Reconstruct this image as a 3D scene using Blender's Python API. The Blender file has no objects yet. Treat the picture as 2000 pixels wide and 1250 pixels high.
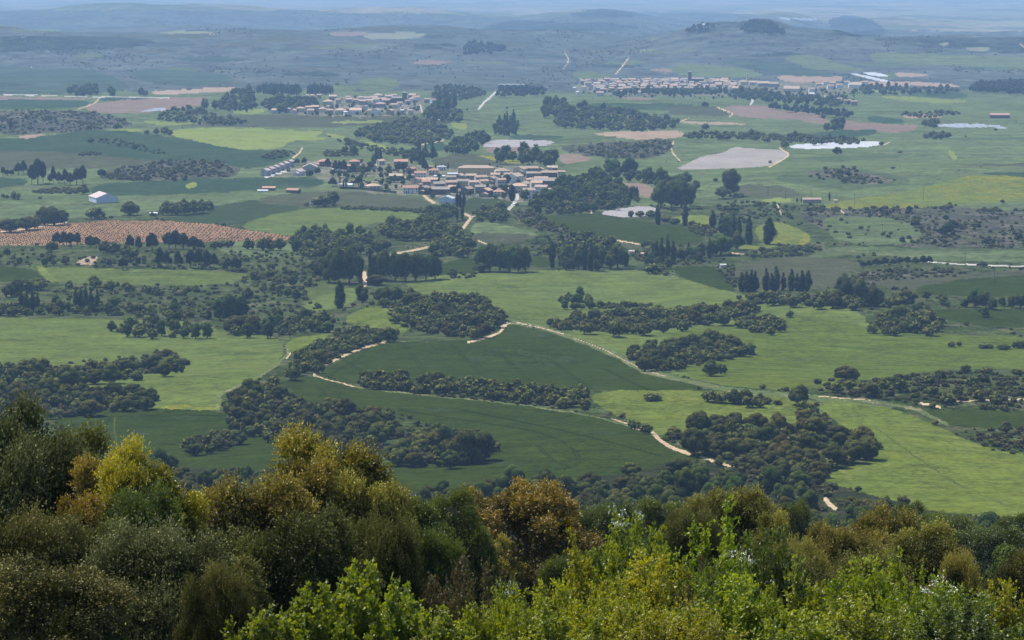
import bpy, math, random
import numpy as np
from mathutils import Vector, Matrix

rng = np.random.default_rng(7)
random.seed(7)
C = bpy.context.scene.collection
F = 6000.0                       # focal length in photo pixels (2000 px wide frame)
TH = math.atan(795.0 / F)        # downward pitch of the camera
CT, ST = math.cos(TH), math.sin(TH)

# ------------------------------------------------------------------ helpers
def mesh_np(name, v, q=None, t=None, smooth=False, attr=None, mats=(), midx=None):
    me = bpy.data.meshes.new(name)
    v = np.asarray(v, np.float32)
    nq = 0 if q is None else len(q); nt = 0 if t is None else len(t)
    me.vertices.add(len(v)); me.vertices.foreach_set('co', v.ravel())
    idx = []
    if nq: idx.append(np.asarray(q, np.int32).ravel())
    if nt: idx.append(np.asarray(t, np.int32).ravel())
    idx = np.concatenate(idx)
    me.loops.add(len(idx)); me.loops.foreach_set('vertex_index', idx)
    st = np.concatenate([np.arange(nq) * 4, nq * 4 + np.arange(nt) * 3]).astype(np.int32)
    me.polygons.add(nq + nt)
    me.polygons.foreach_set('loop_start', st)
    if midx is not None: me.polygons.foreach_set('material_index', np.asarray(midx, np.int32))
    me.polygons.foreach_set('use_smooth', np.full(nq + nt, bool(smooth)))
    if attr is not None:
        a = me.attributes.new('tone', 'FLOAT', 'POINT'); a.data.foreach_set('value', np.asarray(attr, np.float32))
    me.update(calc_edges=True)
    for m in mats: me.materials.append(m)
    return me

def link(name, data, parent=None, loc=None, rz=0.0, sc=None):
    o = bpy.data.objects.new(name, data); C.objects.link(o)
    if parent is not None: o.parent = parent
    if loc is not None: o.location = loc
    if rz: o.rotation_euler = (0, 0, rz)
    if sc is not None: o.scale = sc
    return o

def tag(o, label, cat, group=None, kind=None):
    if label: o['label'] = label
    if cat: o['category'] = cat
    if group: o['group'] = group
    if kind: o['kind'] = kind
    return o

def vnoise(x, y, seed=0):
    xi = np.floor(x).astype(np.int64); yi = np.floor(y).astype(np.int64)
    fx = x - xi; fy = y - yi
    fx = fx * fx * (3 - 2 * fx); fy = fy * fy * (3 - 2 * fy)
    def h(a, b):
        n = (a * 374761393 + b * 668265263 + seed * 974711) & 0xffffffff
        n = ((n ^ (n >> 13)) * 1274126177) & 0xffffffff
        n = n ^ (n >> 16)
        return (n & 0xffffff) / float(0xffffff)
    a = h(xi, yi); b = h(xi + 1, yi); c = h(xi, yi + 1); d = h(xi + 1, yi + 1)
    return (a * (1 - fx) + b * fx) * (1 - fy) + (c * (1 - fx) + d * fx) * fy - 0.5

def fbm(x, y, wl, oct=4, seed=0):
    s = 0; a = 1.0; f = 1.0 / wl
    for k in range(oct):
        s = s + a * vnoise(x * f + 17.3 * k, y * f - 9.1 * k, seed + k); a *= 0.5; f *= 2.03
    return s

# ------------------------------------------------------------------ terrain
def y2H(d, y):                   # drop below the eye at distance d for the row y of the view
    return d * np.tan(TH + np.arctan((np.asarray(y, float) - 625.0) / F))
near = [(0.0, 1.75), (10, 3.2), (30, 8.2), (50, 14.0), (80, 21.0), (120, 28.6), (200, 45.5), (300, 67), (450, 99), (600, 130), (750, 157)]
rows = [(900, 1010), (1050, 950), (1200, 870), (1350, 790), (1500, 725), (1700, 650), (1900, 590), (2100, 530), (2300, 480),
        (2600, 420), (3000, 352), (3500, 300), (4000, 262), (4700, 215), (5500, 180), (6500, 148), (7200, 118), (8000, 76), (8700, 88),
        (9600, 84), (12000, 64), (13500, 30), (14600, 40), (17500, 24), (21500, 9), (29000, -9)]
pcols = np.array([-350, 0, 250, 490, 650, 800, 1000, 1200, 1330, 1400, 1445, 1490, 1545, 1600, 1700, 2000, 2350], float)
ridge = {8000: [72, 72, 73, 65, 73, 75, 78, 80, 66, 50, 58, 40, 66, 68, 76, 80, 80],
         13500: [20, 18, 4, 20, 30, 25, 43, 20, 40, 38, 26, 18, 22, 46, 34, 45, 40],
         12000: [62, 60, 52, 60, 66, 60, 62, 44, 66, 70, 70, 70, 66, 66, 60, 62, 62]}
UMAX = 0.215
NC = 1600
ug = np.linspace(-UMAX, UMAX, NC)
# row distances: even steps of about 1.15 px in view between 900 and 7500 m
dk = np.array([r[0] for r in rows], float); yk = np.array([r[1] for r in rows], float)
sel = dk <= 8000
ysteps = np.arange(1010, 100, -1.15)
dmid = np.interp(-ysteps, -yk[sel], dk[sel])
dr = np.concatenate([np.geomspace(5, 890, 110), dmid, np.geomspace(dmid[-1] * 1.004, 29000, 230)])
NR = len(dr)
px0 = 1000 + F * ug / (CT + 0.1 * ST)
Hk = []
Dk = [n[0] for n in near] + [r[0] for r in rows]
for n in near: Hk.append(np.full(NC, n[1]))
for d, y in rows:
    yy = np.interp(px0, pcols, ridge[d]) if d in ridge else np.full(NC, float(y))
    if d in ridge:
        k = np.exp(-0.5 * (np.arange(-40, 41) / 14.0) ** 2); k /= k.sum()
        yy = np.convolve(np.pad(yy, 40, mode='edge'), k, mode='valid')
    Hk.append(y2H(d, yy))
Hk = np.array(Hk); Dk = np.array(Dk, float)
# smooth interpolation over distance (Catmull-Rom style Hermite)
def herm(dq):
    i = np.clip(np.searchsorted(Dk, dq) - 1, 0, len(Dk) - 2)
    sl = np.diff(Hk, axis=0) / np.diff(Dk)[:, None]
    m = np.zeros_like(Hk); m[1:-1] = 0.5 * (sl[:-1] + sl[1:]); m[0] = sl[0]; m[-1] = sl[-1]
    m[1:-1][(sl[:-1] * sl[1:]) <= 0] = 0
    h = (Dk[i + 1] - Dk[i])[:, None]; t = ((dq - Dk[i])[:, None]) / h
    return ((2*t**3 - 3*t**2 + 1) * Hk[i] + (t**3 - 2*t**2 + t) * h * m[i] + (-2*t**3 + 3*t**2) * Hk[i+1] + (t**3 - t**2) * h * m[i+1])
H = herm(dr)
Y = np.repeat(dr[:, None], NC, 1); X = ug[None, :] * Y
# knolls and folds: (px, distance, half width m, half depth m, height m)
bumps = [(100, 4400, 230, 260, 20), (230, 3750, 260, 220, 14), (1870, 2950, 260, 240, 12), (1230, 3750, 160, 160, 12), (870, 1800, 75, 80, 9),
         (960, 1600, 110, 70, 5), (330, 3350, 220, 120, 8), (760, 4300, 150, 150, 14), (1200, 4650, 220, 180, 16), (900, 2350, 120, 80, 8),
         (1720, 2380, 230, 120, 9), (1800, 1350, 110, 60, 6), (1450, 1150, 90, 90, 7), (1250, 1620, 90, 60, 5), (200, 1400, 110, 70, 5),
         (550, 1500, 60, 130, 5), (300, 2150, 140, 120, 8), (1700, 1850, 150, 90, 5), (480, 4900, 160, 120, 14), (1050, 1330, 120, 80, 4),
         (130, 5700, 700, 400, 10), (1500, 1450, 140, 80, 4), (700, 3000, 250, 120, 3), (1340, 7900, 200, 250, 15)]
hr = np.random.default_rng(8)
bumps += [(480, 8050, 260, 200, 12)]
for _ in range(44):              # rolling hills of the far country
    d_ = hr.uniform(7400, 15500); p_ = hr.uniform(-200, 2200)
    if 1150 < p_ < 1850 and d_ < 10500: continue
    bumps.append((p_, d_, hr.uniform(200, 700), hr.uniform(160, 300), hr.uniform(12, 34) * (1 if d_ < 11000 else .6)))
for (bp, bd, bw, bl, ba) in bumps:
    bx = (bp - 1000) / F * bd
    H -= ba * np.exp(-((X - bx) / bw) ** 2 - ((Y - bd) / bl) ** 2)
amp = np.interp(dr, [0, 100, 700, 1000, 3500, 4500, 6500, 7500, 14000, 16000, 29000], [.15, .5, 2.0, 4.0, 6.0, 8.0, 14, 46, 60, 25, 12])[:, None]
wl = np.where(dr < 6800, 260.0, 900.0)[:, None]
n1 = np.where(Y < 6800, fbm(X, Y, 260.0, 4, 3), 0)
far = fbm(X * 1.0, Y * 0.8, 900.0, 6, 11); rid = 0.5 - np.abs(fbm(X, Y, 1100.0, 5, 23)) * 1.6
bl = np.clip((Y - 5600) / 1600, 0, 1)
H -= amp * (n1 * (1 - bl) + bl * (0.5 * far + 0.4 * (rid - .25) + .18 * (.5 - np.abs(fbm(X, Y * .7, 330.0, 4, 57)) * 2)))
Z = -H
depth = Y * CT - Z * ST
PX = 1000 + F * X / depth
PY = 625 - F * (Z * CT + Y * ST) / depth
RMT = np.ascontiguousarray(np.minimum.accumulate(PY, axis=0).T)
PYT = np.ascontiguousarray(PY.T); ZT = np.ascontiguousarray(Z.T)
du = ug[1] - ug[0]

def ground(x, y):
    u = x / y; c = min(max((u + UMAX) / du, 0), NC - 1.001); ci = int(c); fc = c - ci
    r = int(np.searchsorted(dr, y)) - 1; r = min(max(r, 0), NR - 2); fr = (y - dr[r]) / (dr[r + 1] - dr[r])
    a = Z[r, ci] * (1 - fc) + Z[r, ci + 1] * fc; b = Z[r + 1, ci] * (1 - fc) + Z[r + 1, ci + 1] * fc
    return float(a * (1 - fr) + b * fr)

def locate(px, py):
    """first ground point met by the sight line through (px, py)"""
    k = 0.1
    for _ in range(3):
        u = (px - 1000) / F * (CT + k * ST)
        c = int(round((min(max(u, -UMAX), UMAX) + UMAX) / du))
        col = RMT[c]
        r = int(np.searchsorted(-col, -py))
        r = min(max(r, 1), NR - 1)
        y0, y1 = PYT[c, r - 1], PYT[c, r]
        f = 0.5 if abs(y0 - y1) < 1e-6 else min(max((y0 - py) / (y0 - y1), 0), 1)
        d = dr[r - 1] * (1 - f) + dr[r] * f
        k = -(ZT[c, r - 1] * (1 - f) + ZT[c, r] * f) / d
    return u * d, d, ground(u * d, d)

# ------------------------------------------------------------------ node materials
def nodes(name):
    m = bpy.data.materials.new(name); m.use_nodes = True
    nt = m.node_tree; nt.nodes.clear()
    out = nt.nodes.new('ShaderNodeOutputMaterial')
    return m, nt, out
def N(nt, t, **kw):
    n = nt.nodes.new(t)
    for k, v in kw.items():
        if k.startswith('i_'):
            n.inputs[int(k[2:]) if k[2:].isdigit() else k[2:]].default_value = v
        else: setattr(n, k, v)
    return n
def col4(c): return (c[0], c[1], c[2], 1.0)
def mixc(nt, fac, a, b, blend='MIX'):
    n = nt.nodes.new('ShaderNodeMix'); n.data_type = 'RGBA'; n.blend_type = blend
    for s, v in ((0, fac), (6, a), (7, b)):
        if hasattr(v, 'is_linked'): nt.links.new(v, n.inputs[s])
        elif s == 0: n.inputs[0].default_value = v
        else: n.inputs[s].default_value = col4(v)
    return n.outputs[2]
def ramp(nt, src, lo, hi):
    n = nt.nodes.new('ShaderNodeMapRange'); n.inputs[1].default_value = lo; n.inputs[2].default_value = hi
    nt.links.new(src, n.inputs[0]); return n.outputs[0]
def noise(nt, vec, scale, det=3.0, rough=0.55):
    n = nt.nodes.new('ShaderNodeTexNoise'); n.inputs['Scale'].default_value = scale; n.inputs['Detail'].default_value = det
    n.inputs['Roughness'].default_value = rough
    nt.links.new(vec, n.inputs['Vector']); return n.outputs[0]
def posvec(nt, rot=0.0, sc=(1, 1, 1)):
    g = nt.nodes.new('ShaderNodeNewGeometry'); mp = nt.nodes.new('ShaderNodeMapping')
    mp.inputs['Rotation'].default_value = (0, 0, rot); mp.inputs['Scale'].default_value = sc
    nt.links.new(g.outputs['Position'], mp.inputs['Vector']); return mp.outputs[0]

def ground_mat(name, c1, c2, c3=None, big=.012, mid=.08, fine=.6, streak=None, thr=(.56, .66), stripes=None, amt=.35, rough=.95):
    m, nt, out = nodes(name)
    p = posvec(nt)
    c = mixc(nt, ramp(nt, noise(nt, p, big, 4), .38, .62), c1, c2)
    if c3: c = mixc(nt, ramp(nt, noise(nt, p, mid, 5, .65), *thr), c, c3)
    if streak is not None:
        s = posvec(nt, streak[0], (streak[1], streak[2], .01))
        f = ramp(nt, noise(nt, s, 1.0, 4, .6), .3, .7)
        c = mixc(nt, f, c, [x * streak[3] for x in c2])
    if stripes is not None:
        s = posvec(nt, stripes[0])
        w = nt.nodes.new('ShaderNodeTexWave'); w.inputs['Scale'].default_value = stripes[1]; w.inputs['Distortion'].default_value = stripes[3]
        w.inputs['Detail Scale'].default_value = .2
        nt.links.new(s, w.inputs['Vector'])
        c = mixc(nt, ramp(nt, w.outputs[1], .25, .75), c, stripes[2])
    fm = N(nt, 'ShaderNodeMath', operation='ADD'); nt.links.new(noise(nt, p, fine, 3, .7), fm.inputs[0]); nt.links.new(noise(nt, p, fine * .18, 6, .78), fm.inputs[1])
    v = nt.nodes.new('ShaderNodeMapRange'); v.inputs[1].default_value = .72; v.inputs[2].default_value = 1.28
    v.inputs[3].default_value = 1 - amt * 1.7; v.inputs[4].default_value = 1 + amt * 1.7
    nt.links.new(fm.outputs[0], v.inputs[0])
    oi = nt.nodes.new('ShaderNodeObjectInfo')
    v2 = nt.nodes.new('ShaderNodeMapRange'); v2.inputs[3].default_value = .93; v2.inputs[4].default_value = 1.07
    nt.links.new(oi.outputs['Random'], v2.inputs[0])
    mu = N(nt, 'ShaderNodeMath', operation='MULTIPLY'); nt.links.new(v.outputs[0], mu.inputs[0]); nt.links.new(v2.outputs[0], mu.inputs[1])
    hs = N(nt, 'ShaderNodeHueSaturation'); nt.links.new(c, hs.inputs['Color']); nt.links.new(mu.outputs[0], hs.inputs['Value'])
    b = N(nt, 'ShaderNodeBsdfPrincipled'); b.inputs['Roughness'].default_value = rough; b.inputs['Specular IOR Level'].default_value = 0.0
    nt.links.new(hs.outputs[0], b.inputs['Base Color']); nt.links.new(b.outputs[0], out.inputs[0])
    return m

G = {
 'wheat':  ground_mat('dark_wheat', (.0175, .030, .005), (.0245, .035, .006), (.030, .046, .010), .010, .05, .4, (.5, .02, .3, 1.18), (.56, .74), amt=.3),
 'wheat2': ground_mat('wheat', (.023, .035, .014), (.029, .042, .016), (.038, .050, .021), .01, .04, .35, (-.5, .02, .3, 1.15), (.54, .72), amt=.28),
 'meadow': ground_mat('meadow', (.055, .075, .019), (.073, .092, .022), (.047, .072, .022), .009, .03, .3, (.3, .03, .16, 1.3), (.48, .66), amt=.26),
 'bright': ground_mat('young_barley', (.087, .099, .013), (.062, .082, .016), (.110, .116, .030), .02, .05, .4, (.9, .03, .2, 1.4), (.52, .68), amt=.34),
 'lime':   ground_mat('lime_crop', (.120, .150, .036), (.145, .172, .040), (.15, .16, .036), .006, .02, .2, None, (.55, .7), amt=.18),
 'green':  ground_mat('grass', (.050, .070, .027), (.068, .088, .034), (.062, .068, .038), .006, .018, .16, (1.2, .004, .04, 1.35), (.5, .64), amt=.34),
 'teal':   ground_mat('barley', (.026, .047, .023), (.033, .054, .025), (.044, .062, .030), .004, .02, .15, None, (.54, .7), amt=.25),
 'meadow2': ground_mat('right_meadow', (.046, .066, .012), (.062, .080, .014), (.040, .062, .014), .009, .03, .3, (.3, .03, .16, 1.3), (.48, .66), amt=.28),
 'green2': ground_mat('darker_grass', (.040, .060, .026), (.052, .070, .030), (.055, .064, .036), .006, .018, .16, (1.2, .004, .04, 1.3), (.5, .64), amt=.34),
 'teal2':  ground_mat('far_barley', (.030, .050, .032), (.042, .062, .038), (.055, .070, .044), .004, .012, .06, None, (.52, .68), amt=.3),
 'olive':  ground_mat('fallow', (.042, .047, .026), (.052, .056, .028), (.062, .058, .040), .01, .05, .35, (.7, .02, .2, 1.15), (.54, .7), amt=.28),
 'scrub':  ground_mat('scrub_ground', (.026, .038, .011), (.048, .062, .020), (.066, .064, .036), .02, .08, .4, None, (.52, .62), amt=.6),
 'greyscrub': ground_mat('grey_scrub_ground', (.040, .043, .030), (.054, .058, .030), (.090, .078, .060), .012, .05, .3, None, (.5, .6), amt=.6),
 'under':  ground_mat('woodland_floor', (.016, .020, .009), (.028, .032, .012), (.04, .036, .024), .03, .15, .8, None, (.55, .65), amt=.5),
 'tan':    ground_mat('ploughed_soil', (.255, .18, .12), (.29, .215, .15), (.215, .175, .11), .008, .03, .3, None, (.54, .68), stripes=(.35, .09, (.22, .155, .105), .6), amt=.16),
 'brown':  ground_mat('brown_soil', (.165, .115, .085), (.20, .145, .105), (.135, .115, .07), .008, .03, .25, None, (.53, .67), stripes=(.5, .07, (.14, .10, .075), .8), amt=.18),
 'red':    ground_mat('red_soil', (.20, .110, .058), (.235, .138, .076), (.155, .108, .05), .015, .05, .5, None, (.56, .7), amt=.2),
 'rows':   ground_mat('plastic_mulch', (.24, .21, .185), (.30, .265, .235), None, .01, .05, .3, None, stripes=(.23, .085, (.17, .15, .13), 1.0), amt=.12, rough=.6),
 'rows2':  ground_mat('plastic_mulch_wide', (.32, .295, .285), (.37, .34, .33), None, .01, .05, .3, None, stripes=(-.35, .08, (.15, .135, .125), 1.0), amt=.12, rough=.6),
 'white':  ground_mat('crop_cover', (.36, .36, .36), (.43, .43, .42), None, .02, .05, .2, None, stripes=(1.4, .04, (.31, .33, .34), 2.0), amt=.1, rough=.5),
 'bluew':  ground_mat('crop_tunnel', (.20, .215, .235), (.24, .255, .275), None, .02, .05, .2, None, stripes=(.1, .03, (.24, .265, .30), 1.0), amt=.1, rough=.5),
 'path':   ground_mat('pale_track', (.35, .26, .16), (.42, .32, .205), (.27, .205, .12), .05, .2, 1.2, None, (.52, .64), amt=.2),
 'trackg': ground_mat('grassy_track', (.090, .108, .040), (.075, .098, .032), (.16, .15, .08), .03, .12, .7, None, (.5, .6), amt=.3),
 'road':   ground_mat('concrete_road', (.31, .29, .25), (.37, .35, .30), None, .05, .2, 1.0, amt=.12),
 'yellow': ground_mat('mustard', (.105, .118, .020), (.080, .104, .026), (.15, .135, .016), .012, .05, .4, (.8, .02, .2, 1.2), (.46, .6), amt=.3),
 'bloom':  ground_mat('mustard_bloom', (.17, .155, .016), (.125, .135, .02), (.085, .11, .026), .05, .15, .6, None, (.5, .6), amt=.3),
 'village': ground_mat('village_ground', (.11, .105, .070), (.072, .084, .036), (.20, .17, .13), .02, .07, .4, None, (.5, .6), amt=.3),
 'bare':   ground_mat('bare_rock', (.32, .24, .165), (.26, .19, .13), (.08, .08, .04), .06, .2, 1.0, None, (.54, .62), amt=.25),
 'hills':  ground_mat('hill_scrub', (.030, .042, .040), (.060, .070, .058), (.086, .084, .070), .0030, .010, .035, (.0, .0012, .02, 1.1), (.53, .65), amt=.42),  # blue raised: distant haze tint put into the ground colour
 'hills2': ground_mat('wooded_hill', (.020, .028, .020), (.030, .038, .025), (.048, .052, .034), .003, .012, .04, None, (.55, .66), amt=.6),
 'plain':  ground_mat('far_plain', (.11, .115, .07), (.17, .15, .105), (.065, .085, .05), .0012, .0016, .012, None, (.5, .58), amt=.3),
 'palef':  ground_mat('pale_crop', (.13, .14, .085), (.16, .16, .105), None, .004, .02, .2, amt=.15),
 'dark':   ground_mat('tractor_track', (.0135, .022, .004), (.016, .025, .005), None, .02, .1, .8, amt=.2),
 'dry':    ground_mat('dry_grass', (.070, .086, .022), (.050, .068, .018), None, .05, .2, .6, amt=.3),
}

# ------------------------------------------------------------------ fields, tracks and open ground (outlines in photo pixels)
REG = []
def fld(mat, pts, label=None, name=None, sm=2):
    REG.append((name, mat, pts, label, sm))
# far country
fld('plain', [(0,0),(2000,0),(2000,62),(1750,62),(1500,30),(1250,20),(1040,38),(850,26),(640,26),(560,12),(330,4),(0,12)], 'pale hazy plain beyond the hills', 'plain')
rh = random.Random(12)
for _ in range(46):
    cx, cy = rh.uniform(-40, 2040), rh.uniform(48, 160); w_, h_ = rh.uniform(20, 85), rh.uniform(2, 5.5)
    fld(rh.choice(['green', 'teal2', 'olive', 'greyscrub', 'hills2', 'hills2', 'green2', 'brown'] if cy > 95 else ['green', 'olive', 'hills2', 'hills2', 'greyscrub']), [(cx - w_, cy + rh.uniform(-2, 2)), (cx - w_ * .3, cy - h_), (cx + w_ * .6, cy - h_ * .8), (cx + w_, cy + rh.uniform(-3, 3)), (cx + w_ * .3, cy + h_), (cx - w_ * .6, cy + h_ * .7)])
fld('palef', [(380,0),(650,2),(700,12),(560,8)]); fld('palef', [(1650,32),(1868,15),(1885,24),(1690,34)]); fld('palef', [(1810,43),(2000,41),(2000,52),(1850,48)])
fld('palef', [(750,20),(850,22),(900,26),(760,25)]); fld('palef', [(1000,26),(1050,25),(1050,29),(1005,30)])
fld('bluew', [(1515,34),(1600,35),(1598,39),(1520,38)], 'long pale sheds seen far off in haze', 'crop_cover')
fld('hills2', [(960,48),(1005,37),(1060,42),(1150,44),(1225,46),(1255,56),(1150,62),(1000,60),(930,58)], 'dark blue wooded ridge in the far haze', 'hills')
fld('hills2', [(1100,28),(1160,16),(1220,22),(1250,32),(1150,38)]); fld('hills2', [(1610,40),(1650,30),(1690,33),(1725,52),(1730,72),(1640,72)])
fld('hills2', [(1440,44),(1478,36),(1510,44),(1545,66),(1500,64),(1440,56)], 'dark wooded cap of the pointed hill', 'hills')
fld('hills2', [(1330,62),(1360,52),(1395,50),(1400,58),(1360,64)])
fld('hills2', [(0,75),(120,70),(300,74),(300,88),(150,102),(0,96)]); fld('hills2', [(810,72),(850,68),(905,70),(850,76)])
fld('hills2', [(1440,110),(1520,102),(1600,105),(1500,113)]); fld('hills2', [(1700,72),(2000,75),(2000,100),(1850,96),(1720,84)])
fld('palef', [(300,62),(400,60),(440,66),(320,66)]); fld('palef', [(700,65),(830,62),(820,76),(720,77)])
fld('brown', [(650,62),(720,62),(720,70),(640,70)])
fld('green', [(1310,122),(1440,130),(1505,150),(1400,152),(1315,146)]); fld('green', [(1515,112),(1590,107),(1660,128),(1700,140),(1600,138)])
fld('teal2', [(1400,118),(1500,118),(1620,140),(1635,150),(1560,150),(1480,140)])
fld('teal2', [(0,128),(160,130),(240,158),(262,182),(0,186)], 'blue-green barley field at the foot of the left hills', 'barley_field')
fld('teal2', [(250,136),(420,140),(470,158),(400,170),(262,158)]); fld('green', [(700,153),(760,151),(790,165),(760,178),(700,178)])
fld('green', [(640,166),(700,166),(690,178),(640,178)]); fld('green', [(1110,140),(1180,140),(1200,150),(1130,158)])
fld('green', [(1700,100),(1900,108),(2000,120),(2000,140),(1840,128),(1700,120)]); fld('palef', [(1885,92),(1935,90),(1930,102),(1890,98)]); fld('palef', [(1835,83),(1855,82),(1855,88),(1838,89)])
fld('tan', [(1510,145),(1600,150),(1650,148),(1640,160),(1530,161)], 'ploughed tan strip behind the far town', 'ploughed_field')
fld('tan', [(1745,141),(1800,143),(1818,146),(1790,152),(1752,151)]); fld('tan', [(1640,160),(1720,158),(1880,165),(1870,171),(1700,166)])
fld('white', [(1655,143),(1672,143),(1740,158),(1738,162),(1700,155)]); fld('white', [(1682,141),(1725,143),(1740,150),(1700,148)])
fld('tan', [(295,178),(380,173),(460,170),(460,178),(300,186)], 'thin tan field at the foot of the left hills', 'ploughed_field')
fld('teal', [(0,193),(90,193),(188,197),(152,213),(0,216)]); fld('teal', [(192,191),(322,190),(300,195),(198,197)])
fld('brown', [(155,213),(200,198),(330,191),(410,190),(396,206),(330,216),(230,223)], 'brown striped field left of the middle village', 'ploughed_field')
fld('bluew', [(268,217),(300,211),(328,210),(318,217)], 'pale blue covered strip on the brown field', 'crop_cover')
fld('brown', [(0,188),(180,190),(188,195),(0,192)])
# middle far
fld('olive', [(520,222),(640,226),(760,228),(900,230),(880,245),(640,248),(330,248),(400,232)])
fld('green', [(1375,190),(1465,192),(1465,206),(1375,205)]); fld('green', [(1000,200),(1050,210),(1060,235),(1000,240),(930,225)])
fld('teal', [(1100,205),(1230,200),(1380,206),(1380,214),(1180,216)])
fld('brown', [(1190,190),(1240,188),(1300,192),(1240,196)])
fld('olive', [(1290,207),(1400,207),(1436,226),(1320,228)])
fld('brown', [(1400,207),(1500,207),(1515,214),(1592,221),(1626,238),(1600,243),(1540,232),(1440,230)], 'large pinkish brown ploughed field below the far town', 'ploughed_field')
fld('brown', [(1640,232),(1700,241),(1802,244),(1775,260),(1655,256),(1620,246)], 'pinkish brown furrowed field right of the bushy tree', 'ploughed_field')
fld('green', [(1340,232),(1500,232),(1592,246),(1600,256),(1430,255),(1350,244)]); fld('tan', [(1330,237),(1455,241),(1456,245),(1335,242)])
fld('lime', [(1708,187),(1760,186),(1850,194),(1892,196),(1880,200),(1770,200)]); fld('teal', [(1755,180),(1860,178),(1895,186),(1880,193),(1800,190)]); fld('lime', [(1685,177),(1715,175),(1722,179),(1690,180)])
fld('hills2', [(1893,155),(2000,147),(2000,186),(1890,184)], 'dark pine wood at the right edge', 'hills')
fld('tan', [(1760,222),(1820,223),(1850,229),(1770,232)]); fld('teal', [(1690,225),(1760,230),(1770,242),(1700,240)])
fld('bluew', [(1828,241),(1900,241),(1988,250),(1900,249),(1832,248)], 'blue-white covered strip at the right', 'crop_cover')
fld('white', [(1541,283),(1620,277),(1728,275),(1720,287),(1600,291),(1545,290)], 'long white crop cover lying across the green slope', 'crop_cover')
fld('green', [(1300,300),(1320,270),(1420,270),(1541,285),(1548,300),(1728,285),(1740,262),(1800,255),(2000,250),(2000,350),(1700,400),(1450,370),(1340,340)], 'broad green slope at the right of the photo', 'meadow')
fld('teal', [(1560,262),(1700,250),(1720,262),(1600,275)]); fld('green2', [(1840,267),(2000,270),(2000,276),(1850,274)]); fld('olive', [(1870,320),(2000,318),(2000,325),(1880,324)]); fld('green2', [(1560,305),(1700,303),(1880,300),(1700,312),(1580,316)])
fld('teal', [(1900,335),(2000,335),(2000,352),(1950,345)]); fld('lime', [(1855,290),(1870,310),(1862,316),(1850,296)]); fld('green2', [(1560,330),(1700,330),(1790,350),(1740,368),(1580,365),(1500,350)])
fld('greyscrub', [(1565,335),(1650,325),(1720,345),(1760,355),(1700,362),(1620,350)])
fld('rows', [(1315,332),(1345,318),(1372,305),(1415,298),(1430,287),(1480,291),(1530,293),(1543,303),(1505,325),(1400,330)], 'pale field striped with plastic mulch rows', 'mulched_field', 1)
fld('tan', [(1152,262),(1180,258),(1320,254),(1337,262),(1322,270),(1240,273)], 'tan ploughed field on the scrubby hilltop', 'ploughed_field')
fld('greyscrub', [(1080,286),(1240,273),(1320,272),(1312,300),(1240,314),(1130,302)], 'bushy slope under the tan hilltop field', 'scrubland')
fld('lime', [(320,262),(345,251),(470,249),(560,253),(640,255),(612,266),(640,270),(628,275),(562,275),(555,289),(480,293),(430,286)], 'bright lime green field left of the middle', 'crop_field')
fld('lime', [(188,254),(275,251),(282,258),(215,259)]); fld('lime', [(272,233),(330,238),(400,240),(390,244),(300,244)]); fld('lime', [(632,257),(680,266),(682,275),(655,273)])
fld('lime', [(450,216),(520,212),(512,222),(455,224)]); fld('lime', [(650,236),(757,236),(747,241),(650,242)]); fld('lime', [(708,275),(740,280),(787,295),(770,298),(725,288)]); fld('lime', [(878,240),(910,234),(914,255),(882,248)])
fld('teal', [(0,286),(100,266),(180,250),(320,264),(430,286),(480,294),(575,292),(572,310),(490,332),(430,320),(200,306),(50,296)], 'dark green barley on the rounded hill at left', 'barley_field')
fld('olive', [(0,302),(60,293),(200,306),(400,318),(300,324),(190,330),(0,330)], 'grey-green fallow strip below the rounded hill', 'fallow_field')
fld('lime', [(0,292),(66,293),(0,302)]); fld('greyscrub', [(0,222),(100,215),(190,218),(272,244),(220,250),(100,262),(0,264)], 'grey scrub hill at the left edge', 'scrubland')
fld('tan', [(35,263),(97,262),(60,271),(38,270)]); fld('greyscrub', [(190,335),(300,318),(372,312),(440,318),(475,332),(450,346),(330,356),(200,350)], 'grey scrub bank behind the white barn', 'scrubland')
fld('green', [(560,300),(590,284),(660,300),(780,298),(830,300),(800,316),(640,312),(575,312)], 'green field behind the nearest village', 'meadow')
fld('olive', [(835,312),(890,302),(930,300),(1030,318),(1000,326),(870,336)], 'grey-green vineyard behind the long hall', 'fallow_field')
fld('bloom', [(925,304),(970,306),(1030,317),(1020,321),(960,312)]); fld('rows2', [(945,278),(975,272),(1092,275),(1060,287),(945,289)], 'small field striped with pale plastic rows', 'mulched_field', 1)
fld('brown', [(940,289),(1045,286),(1020,298),(960,300)]); fld('brown', [(1088,300),(1130,300),(1165,312),(1100,322)]); fld('green', [(1008,242),(1080,235),(1162,254),(1120,264),(1012,262)], 'green field in the middle of the valley', 'meadow')
fld('teal', [(1000,263),(1110,265),(1080,275),(990,272)]); fld('teal', [(830,280),(868,276),(868,296),(835,292)])
fld('brown', [(1183,357),(1260,358),(1280,372),(1268,388),(1215,370)], 'pinkish brown field between riverside trees', 'ploughed_field')
fld('rows2', [(1160,416),(1240,402),(1282,404),(1280,418),(1230,426)], 'field with pale plastic rows by the cypress', 'mulched_field', 1)
fld('village', [(505,338),(570,318),(640,312),(800,318),(870,332),(1000,322),(1110,332),(1105,350),(1060,392),(1000,398),(960,388),(850,385),(790,380),(680,372),(640,350),(520,345)], 'paved and garden ground between the houses', 'village_ground')
fld('green', [(690,344),(790,350),(800,356),(690,352)])
fld('village', [(528,222),(640,205),(640,190),(800,185),(830,195),(825,225),(700,230)]); fld('village', [(1120,158),(1340,152),(1560,160),(1700,168),(1690,182),(1450,190),(1200,185),(1130,180)])
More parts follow.
